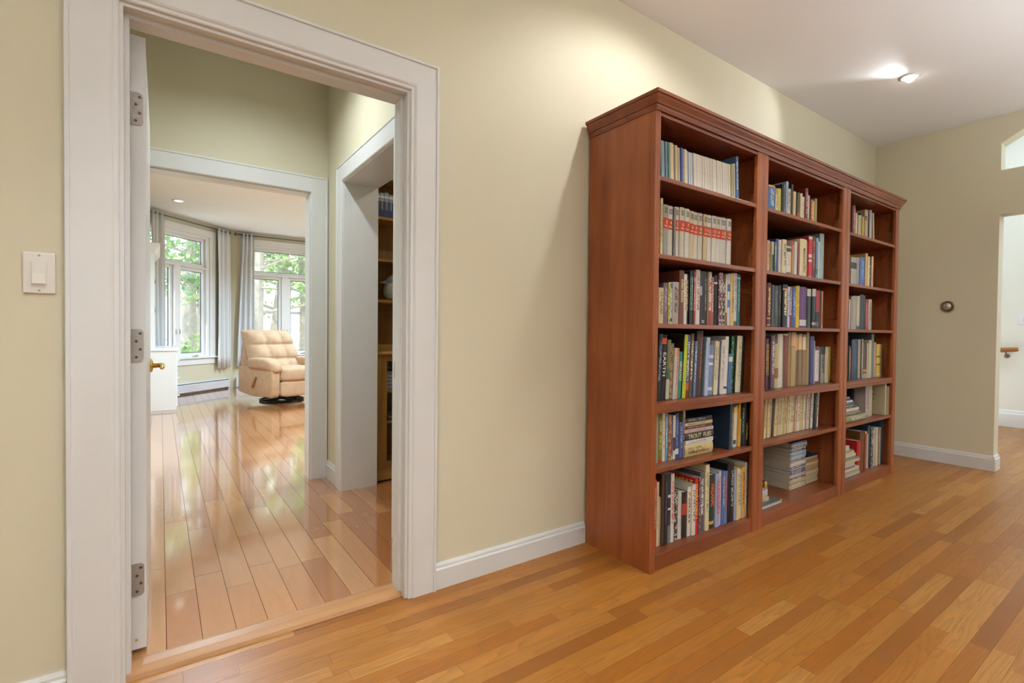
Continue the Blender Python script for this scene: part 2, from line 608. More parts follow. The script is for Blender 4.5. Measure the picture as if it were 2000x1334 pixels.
fl = struct(MB().box(XL - 0.1, 8.5, YB - 0.1, YWB - 0.06, -0.09, -0.012).build('floor', M['sub']))
obm = boards_mesh('oak_plank')
obm.materials.append(M['oak'])
bl = []
y = 0.932 + 0.057 * 17
k = 0
while y > YB:
    y1, y0 = min(y, YW + 0.03), y - 0.057
    rr = random.Random(100 + k)
    x = XL - rr.uniform(0, 0.8)
    while x < 8.4:
        L = rr.choice((0.35, 0.5, 0.62, 0.75, 0.9, 1.1))
        if y0 > -1.9 or x < XE:
            bl.append((max(x, XL), min(x + L, 8.4), y0, y1))
        x += L
    y -= 0.057
    k += 1
bl = [b for b in bl if b[1] - b[0] > 0.05]


def oak_visible(x, y):
    if x > XE:
        return y < 1.0 * x / XE + 0.05
    return not (x > 1.8 and y > 1.45 and x < 4.66) and y < YW


lay(bl, obm, M['oak'], M['oak_far'], fl, 0.0006, oak_tone, 0.012, 0.0, 290, oak_visible)

fl2 = struct(MB().box(-0.8, 4.75, YWB - 0.05, 10.5, -0.09, 0.001).build('floor_far_room', M['sub']))
mbm = boards_mesh('maple_plank')
mbm.materials.append(M['maple'])
bl = []
x = 0.015 - 0.1015 * 8
k = 0
rm = random.Random(5)
while x < 4.7:
    xm = x + 0.05
    ymax = min(BB, xm + BA, BC - xm) + 0.03
    yy = 1.955 + (0 if k % 2 else 0)
    first = True
    rr = random.Random(300 + k)
    while yy < ymax:
        L = rr.choice((0.4, 0.6, 0.75, 0.9, 1.1, 1.25))
        if first:
            L = rr.uniform(0.3, 1.1)
            first = False
        bl.append((x, x + 0.1015, yy, min(yy + L, ymax)))
        yy += L
    x += 0.1015
    k += 1
bl = [b for b in bl if b[3] - b[2] > 0.05]


def maple_visible(x, y):
    if y < 1.96:
        return False
    if not (-0.06 < x / y < 0.44):
        return False
    if y < YF:
        return x < XV or (x < 1.7 and 2.3 < y < 3.34)
    return -0.03 < x / y < 0.24


MP = [srgb(c) for c in ('bc7e4c', 'c28856', 'ae6e40', 'c18450', 'b67646', 'c78e5c', 'aa693e', 'bd7f4c', 'b77849')]
lay(bl, mbm, M['maple'], M['maple_far'], fl2, 0.0016, lambda a, b: rm.choice(MP), 0.013, FZ, 290, maple_visible)

# ------------------------------------------------------------------ main room shell
T = 0.125
OX0, OX1, OZ = -0.105, 0.815, 2.033          # rough opening of the near doorway
w = MB()
w.box(XL - T, OX0, YW, YWB, 0, ZC)
w.box(OX1, XE + 0.1, YW, YWB, 0, ZC)
w.box(OX0, OX1, YW, YWB, OZ, ZC)
struct(w.build('wall_back', M['wall']))
# end wall with a tall opening and a gabled opening over it
w = MB()
w.box(XE, XE + 0.14, 1.005, YW, 0, ZC)
w.box(XE, XE + 0.14, -1.1, 1.005, 2.05, 2.40)
w.prism([(1.005, 2.615), (0.69, 2.80), (-0.79, 2.80), (-1.1, 2.615), (-1.1, ZC), (1.005, ZC)], 'x', XE, XE + 0.14)
w.box(XE, XE + 0.14, YB, -1.1, 0, ZC)
struct(w.build('wall_right', M['wall']))
struct(MB().box(XL - T, XL, YB, YW, 0, ZC).build('wall_left', M['wall']))
w = MB()
added_wins = [(-1.3, -0.3), (2.1, 3.1)]  # unseen windows, added to bring soft daylight into the main room
xs = XL - T
for a, b in added_wins:
    w.box(xs, a, YB - T, YB, 0, ZC)
    w.box(a, b, YB - T, YB, 0, 0.6)
    w.box(a, b, YB - T, YB, 2.3, ZC)
    xs = b
w.box(xs, XE + 0.14, YB - T, YB, 0, ZC)
struct(w.build('wall_front', M['wall']))
struct(MB().box(XL - T, XE + 0.14, YB - T, YWB, ZC, ZC + 0.1).build('ceiling', M['ceiling']))
for i, (a, b) in enumerate(added_wins):
    wroot = struct(empty('window_%d' % (4 + i), ((a + b) / 2, YB, 0.6)))
    f = MB()
    for q0, q1 in ((a, a + 0.06), (b - 0.06, b), ((a + b) / 2 - 0.03, (a + b) / 2 + 0.03)):
        f.box(q0, q1, YB - 0.1, YB - 0.03, 0.6, 2.3)
    f.box(a, b, YB - 0.1, YB - 0.03, 0.6, 0.66)
    f.box(a, b, YB - 0.1, YB - 0.03, 2.24, 2.3)
    f.build('window_frame', M['white'], wroot)
    MB().box(a + 0.06, b - 0.06, YB - 0.07, YB - 0.064, 0.66, 2.24).build('pane', M['glass'], wroot)

# hall behind the end wall
struct(MB().box(8.35, 8.47, -2.0, 2.5, 0, 4.2).build('wall_hall_back', M['wall_pale']))
struct(MB().box(XE + 0.14, 8.47, 2.4, 2.5, 0, 4.2).build('wall_hall_left', M['wall_pale']))
w = MB()
w.box(XE + 0.14, 6.05, -2.0, -1.9, 0, 4.2)
w.box(7.95, 8.47, -2.0, -1.9, 0, 4.2)
w.box(6.05, 7.95, -2.0, -1.9, 0, 0.7)
w.box(6.05, 7.95, -2.0, -1.9, 3.1, 4.2)
struct(w.build('wall_hall_right', M['wall_pale']))
struct(MB().box(XE + 0.13, 8.47, -2.0, 2.5, 4.2, 4.3).build('ceiling_hall', M['ceiling_white']))
w = MB().box(XE + 0.02, XE + 0.14, -2.0, 2.5, ZC + 0.1, 4.2)
w.box(XE + 0.02, XE + 0.14, YWB, 2.5, 0, ZC + 0.1)
struct(w.build('wall_hall_near', M['wall_pale']))
wroot = struct(empty('window_6', (7.0, -1.95, 0.7)))  # unseen window, put in to brighten the hall
f = MB()
for q0, q1 in ((6.05, 6.11), (7.89, 7.95), (6.97, 7.03)):
    f.box(q0, q1, -1.99, -1.92, 0.7, 3.1)
for z0, z1 in ((0.7, 0.76), (2.0, 2.06), (3.04, 3.1)):
    f.box(6.05, 7.95, -1.99, -1.92, z0, z1)
f.build('window_frame', M['white'], wroot)
MB().box(6.11, 7.89, -1.958, -1.952, 0.76, 3.04).build('pane', M['glass'], wroot)


def baseboard(name, p0, p1, nrm, h=0.118, t=0.016, mat=None, z=0.0):
    """moulded board between p0 and p1; nrm points into the room"""
    prof = [(0, 0), (t, 0), (t, h * 0.76), (t * 0.62, h * 0.82), (t * 0.62, h * 0.90), (t * 0.30, h), (0, h)]
    n = Vector((nrm[0], nrm[1], 0))
    rings = [[Vector((p[0], p[1], z)) + n * a + Vector((0, 0, b)) for a, b in prof] for p in (p0, p1)]
    return struct(MB().sweep(rings).build(name, mat or M['trim']))


baseboard('baseboard_back', (0.928, YW), (1.775, YW), (0, -1), 0.106)
baseboard('baseboard_back_left', (XL, YW), (-0.217, YW), (0, -1), 0.106)
baseboard('baseboard_back_right', (4.70, YW), (XE, YW), (0, -1), 0.12)
baseboard('baseboard_right', (XE, YW - 0.016), (XE, 1.005), (-1, 0), 0.122)
baseboard('baseboard_right_return', (XE - 0.016, 1.005), (XE + 0.14, 1.005), (0, -1), 0.122)
baseboard('baseboard_hall', (8.35, 2.4), (8.35, -1.9), (-1, 0), 0.205, 0.02, M['white'])

CAS = [(0.0, 0), (0.0, 0.010), (0.003, 0.013), (0.013, 0.013), (0.016, 0.016), (0.022, 0.019), (0.107, 0.019), (0.109, 0.024), (0.118, 0.024), (0.12, 0.021), (0.12, 0)]


def casing(name, fn, s0, s1, ztop, zbot, prof=CAS, sill=False):
    """mitred door or window casing in a wall plane; fn maps (along, out, up) to the world"""
    rings = []
    pts = [(s0, zbot, -1, 0), (s0, ztop, -1, 1), (s1, ztop, 1, 1), (s1, zbot, 1, 0)]
    mb = MB()
    for j in range(3):
        rings = []
        for sx, z, ds, dz in (pts[j], pts[j + 1]):
            rings.append([fn(sx + ds * o, d, z + dz * o) for o, d in prof])
        mb.sweep(rings)
    return mb


def back_fn(s, n, z):
    return (s, YW - n, z)


struct(casing('trim_1', back_fn, -0.096, 0.808, 2.024, 0.0).build('trim_1', M['trim']))
# jamb with its stop
j = MB()
for x0, x1 in ((OX0, -0.087), (0.797, OX1)):
    j.box(x0, x1, YW - 0.002, YWB + 0.003, 0, OZ)
j.box(-0.087, 0.797, YW - 0.002, YWB + 0.003, 2.013, OZ)
jroot = struct(j.build('trim_2', M['trim']))
st = MB()
st.box(-0.087, -0.075, 1.895, 1.938, 0, 2.001)
st.box(0.785, 0.797, 1.895, 1.938, 0, 2.001)
st.box(-0.087, 0.797, 1.895, 1.938, 2.001, 2.013)
st.build('door_stop', M['trim'], jroot)
MB().box(0.7955, 0.7975, 1.945, 1.975, 0.875, 0.945).build('strike_plate', M['steel'], jroot, bevel=0.004)
# threshold
struct(MB().prism([(1.878, 0), (1.972, 0), (1.972, 0.0165), (1.955, 0.021), (1.915, 0.021), (1.884, 0.012)], 'x', -0.087, 0.797).build('trim_3', M['threshold']))

# ------------------------------------------------------------------ vestibule, nook, far room
w = MB()
w.box(-0.42, -0.30, YWB, YF, 0, ZC)
struct(w.build('wall_vestibule_left', M['wall']))
FX0, FX1, FZT = -0.078, 0.884, 2.058
w = MB()
w.box(-0.8, FX0, YF, YFB, 0, ZF + 0.1)
w.box(FX1, 4.75, YF, YFB, 0, ZF + 0.1)
w.box(FX0, FX1, YF, YFB, FZT, ZF + 0.1)
struct(w.build('wall_far_room_front', M['wall']))
RY0, RY1 = 2.415, 3.32
w = MB()
w.box(XV, 1.195, YWB, RY0, 0, ZC)
w.box(XV, 1.195, RY1, YF, 0, ZC)
w.box(XV, 1.195, RY0, RY1, 2.062, ZC)
struct(w.build('wall_vestibule_right', M['wall']))
struct(MB().box(-0.42, 2.75, YWB, YF, ZC, ZC + 0.05).build('ceiling_vestibule', M['ceiling']))
struct(MB().box(2.65, 2.75, YWB, YF, 0, ZC).build('wall_nook_right', M['wall']))


def far_fn(s, n, z):
    return (s, YF - n, z)


def side_fn(s, n, z):
    return (XV - n, s, z)


CAS2 = [(0.0, 0), (0.0, 0.014), (0.006, 0.018), (0.1, 0.018), (0.104, 0.022), (0.112, 0.022), (0.114, 0.018), (0.114, 0)]
struct(casing('trim_4', far_fn, -0.06, 0.867, 2.043, FZ, CAS2).build('trim_4', M['trim']))
j = MB()
j.box(FX0, -0.052, YF - 0.003, YFB + 0.003, FZ, FZT)
j.box(0.859, FX1, YF - 0.003, YFB + 0.003, FZ, FZT)
j.box(-0.052, 0.859, YF - 0.003, YFB + 0.003, 2.036, FZT)
struct(j.build('trim_5', M['trim']))
struct(casing('trim_6', side_fn, RY0 + 0.012, RY1 - 0.012, 2.05, FZ, CAS2).build('trim_6', M['trim']))
j = MB()
j.box(XV - 0.003, 1.212, RY0, RY0 + 0.02, FZ, 2.062)
j.box(XV - 0.003, 1.212, RY1 - 0.018, RY1, FZ, 2.062)
j.box(XV - 0.003, 1.212, RY0 + 0.02, RY1 - 0.018, 2.043, 2.062)
struct(j.build('trim_7', M['trim']))
baseboard('baseboard_vestibule_right', (XV, 3.424), (XV, YF - 0.001), (-1, 0), 0.125, 0.014, z=FZ)
baseboard('baseboard_vestibule_left', (-0.30, YWB), (-0.30, YF), (1, 0), 0.125, 0.014, z=FZ)

# far room: left wall and bay
struct(MB().box(-0.80, -0.66, YFB, 8.80, 0, ZF).build('wall_far_room_left', M['wall']))
struct(MB().box(4.62, 4.75, YFB, 8.80, 0, ZF).build('wall_far_room_right', M['wall']))
struct(MB().box(-0.85, 4.8, YFB - 0.01, 10.6, ZF, ZF + 0.1).build('ceiling_far_room', M['ceiling_white']))
WW, WZ0, WZ1 = 0.655, 0.615, 2.66        # half width and heights of a window opening


def frame_fn(origin, S, N):
    O, S, N = Vector(origin), Vector(S), Vector(N)
    return lambda s, n, z: tuple(O + S * s + N * n + Vector((0, 0, z)))


BAYS = [('wall_bay_left', (0.2325, 9.6125, 0), (S2, S2, 0), (S2, -S2, 0), -1.27, 1.16),
        ('wall_bay_back', (1.975, BB, 0), (1, 0, 0), (0, -1, 0), -0.94, 0.94),
        ('wall_bay_right', (3.72, 9.61, 0), (S2, -S2, 0), (-S2, -S2, 0), -1.16, 1.28)]
for i, (nm, O, S, N, a, b) in enumerate(BAYS):
    fn = frame_fn(O, S, N)
    w = MB(fn)
    w.box(a - 0.06, -WW, -0.14, 0, 0, ZF)
    w.box(WW, b + 0.06, -0.14, 0, 0, ZF)
    w.box(-WW, WW, -0.14, 0, 0, WZ0 - 0.02)
    w.box(-WW, WW, -0.14, 0, WZ1, ZF)
    struct(w.build(nm, M['wall']))
    root = struct(empty('window_%d' % (i + 1), fn(0, 0, 0.48)))
    cs = casing('c', fn, -WW, WW, WZ1, WZ0, [(0, 0), (0, 0.02), (0.104, 0.02), (0.108, 0.026), (0.112, 0.02), (0.112, 0)])
    cs.build('window_casing', M['white'], root)
    MB(fn).box(-0.80, 0.80, -0.02, 0.05, WZ0 - 0.025, WZ0).build('stool', M['white'], root, bevel=0.004)
    MB(fn).box(-0.755, 0.755, 0, 0.018, 0.487, WZ0 - 0.025).build('apron', M['white'], root, bevel=0.003)
    f = MB(fn)
    f.box(-WW, -WW + 0.05, -0.13, -0.0, WZ0, WZ1)
    f.box(WW - 0.05, WW, -0.13, -0.0, WZ0, WZ1)
    f.box(-WW + 0.05, WW - 0.05, -0.13, 0, WZ1 - 0.04, WZ1)
    f.box(-WW + 0.05, WW - 0.05, -0.13, 0, WZ0, WZ0 + 0.012)
    f.box(-WW + 0.05, WW - 0.05, -0.13, 0, 2.10, 2.13)
    f.box(-0.055, 0.055, -0.13, 0, WZ0 + 0.012, 2.10)
    f.build('window_frame', M['white'], root, bevel=0.003)
    # transom and two casements, each with its own pane
    for s0, s1, z0, z1, g in ((-WW + 0.05, WW - 0.05, 2.13, WZ1 - 0.04, 0.05), (-WW + 0.05, -0.055, WZ0 + 0.012, 2.10, 0.05), (0.055, WW - 0.05, WZ0 + 0.012, 2.10, 0.05)):
        h = MB(fn)
        sm = 0.05 if z0 > 2 else 0.052
        h.box(s0, s0 + sm, -0.10, -0.05, z0, z1)
        h.box(s1 - sm, s1, -0.10, -0.05, z0, z1)
        h.box(s0 + sm, s1 - sm, -0.10, -0.05, z0, z0 + sm)
        h.box(s0 + sm, s1 - sm, -0.10, -0.05, z1 - sm, z1)
        sash = h.build('sash', M['white'], root, bevel=0.003)
        MB(fn).box(s0 + sm, s1 - sm, -0.078, -0.072, z0 + sm, z1 - sm).build('pane', M['glass'], sash)
        bd = MB(fn)
        t = 0.012
        bd.box(s0 + sm, s0 + sm + t, -0.088, -0.079, z0 + sm, z1 - sm)
        bd.box(s1 - sm - t, s1 - sm, -0.088, -0.079, z0 + sm, z1 - sm)
        bd.box(s0 + sm + t, s1 - sm - t, -0.088, -0.079, z0 + sm, z0 + sm + t)
        bd.box(s0 + sm + t, s1 - sm - t, -0.088, -0.079, z1 - sm - t, z1 - sm)
        bd.build('gasket', M['pewter'], sash)
        if z0 < 1:
            cr = MB(fn)
            c = (s0 + s1) / 2
            cr.box(c - 0.05, c + 0.05, -0.0, 0.02, WZ0 + 0.002, WZ0 + 0.02)
            cr.box(c - 0.01, c + 0.07, 0.01, 0.025, WZ0 + 0.02, WZ0 + 0.034)
            cr.build('crank', M['steel'], root, bevel=0.003)
            lt = MB(fn)
            c = s1 + 0.02 if s1 < 0.1 else s0 - 0.02
            lt.box(c - 0.008, c + 0.008, 0, 0.014, 1.0, 1.08)
            lt.build('latch', M['steel'], root, bevel=0.002)
    # hot-water heater along the foot of the wall
    if i < 2:
        hr = empty('baseboard_heater', fn(0, 0.035, FZ))
        tag(hr, ['white enamelled baseboard heater under the window beside the white cabinet', 'white enamelled baseboard heater running behind the beige recliner'][i], 'heater', 'baseboard heaters in the bay')
        h0, h1 = (a + 0.05, b - 0.10) if i == 0 else (a + 0.10, b - 0.12)
        bk = MB(fn).box(h0, h1, 0.001, 0.006, FZ + 0.004, 0.20)
        bk.build('back_plate', M['heater'], hr)
        rings = [[fn(s, n, z) for n, z in ((0.062, 0.045), (0.068, 0.045), (0.068, 0.165), (0.062, 0.172))] for s in (h0 + 0.01, h1 - 0.01)]
        MB().sweep(rings).build('front_panel', M['heater'], hr)
        rings = [[fn(s, n, z) for n, z in ((0.006, 0.196), (0.006, 0.203), (0.050, 0.198), (0.060, 0.186), (0.055, 0.183), (0.046, 0.192))] for s in (h0 + 0.01, h1 - 0.01)]
        MB().sweep(rings).build('top_hood', M['heater'], hr)
        MB(fn).box(h0 + 0.02, h1 - 0.02, 0.012, 0.05, 0.06, 0.14).build('heating_fins', M['dark'], hr)
        for q in (h0, h1 - 0.03):
            MB(fn).box(q, q + 0.03, 0.001, 0.072, FZ + 0.004, 0.206).build('end_cap', M['heater'], hr, bevel=0.004)
baseboard('baseboard_far_room_left', (-0.66, YFB), (-0.66, 7.6), (1, 0), 0.125, 0.014, M['white'], FZ)

# ------------------------------------------------------------------ the open door in the near doorway
door = struct(empty('door_1', (-0.058, 2.0, 0.03)))
tag(door, 'white door swung fully open, seen on its hinge edge')
MB().box(-0.078, -0.038, 2.0, 2.86, 0.03, 2.004).build('door_leaf', M['trim'], door, bevel=0.0015)
for i, zc in enumerate((1.772, 1.018, 0.259)):
    hz = 0.052
    pts = [(-0.0805, zc - hz), (-0.056, zc - hz)] + [(-0.056 + 0.012 * math.sin(a), zc - hz + 0.012 - 0.012 * math.cos(a)) for a in (R(30), R(60), R(90))] + [(-0.056 + 0.012 * math.cos(a), zc + hz - 0.012 + 0.012 * math.sin(a)) for a in (R(0), R(30), R(60), R(90))] + [(-0.0805, zc + hz)]
    hg = MB().prism(pts, 'y', 1.9965, 2.0005).build('hinge', M['hinge_old'] if i == 0 else M['hinge'], door)
    if i == 0:
        tag(hg, 'paint-spattered top hinge leaf')
    MB().lathe([(0.0001, 0), (0.0055, 0), (0.0055, 0.104), (0.0001, 0.104)], (-0.0845, 1.9935, zc - hz), 'z', 12).build('knuckle', M['hinge_old'] if i == 0 else M['hinge'], hg, smooth=False)
    for q, (sx, sz) in enumerate(((-0.053, 0.038), (-0.063, 0.013), (-0.053, -0.013), (-0.063, -0.038))):
        MB().lathe([(0.0001, 0), (0.0042, 0), (0.0042, 0.0008), (0.0001, 0.0008)], (sx, 1.9957, zc + sz), 'y', 12).build('screw', M['screw'], hg)
hd = MB().lathe([(0.0001, 0), (0.030, 0), (0.031, 0.004), (0.026, 0.009), (0.012, 0.012), (0.010, 0.04), (0.0001, 0.04)], (-0.038, 2.795, 0.905), 'x', 24).build('handle', M['brass'], door, smooth=True)
MB().tube([(0.0, 2.795, 0.905), (0.006, 2.78, 0.906), (0.008, 2.75, 0.905), (0.007, 2.715, 0.901), (0.004, 2.69, 0.899)], [0.011, 0.0115, 0.0105, 0.0095, 0.007], 10).build('lever', M['brass'], hd, smooth=True)
MB().lathe([(0.0001, 0), (0.004, 0), (0.004, 0.002), (0.0001, 0.002)], (-0.0655, 1.998, 0.062), 'y', 10).build('door_stop_pin', M['brass'], door)

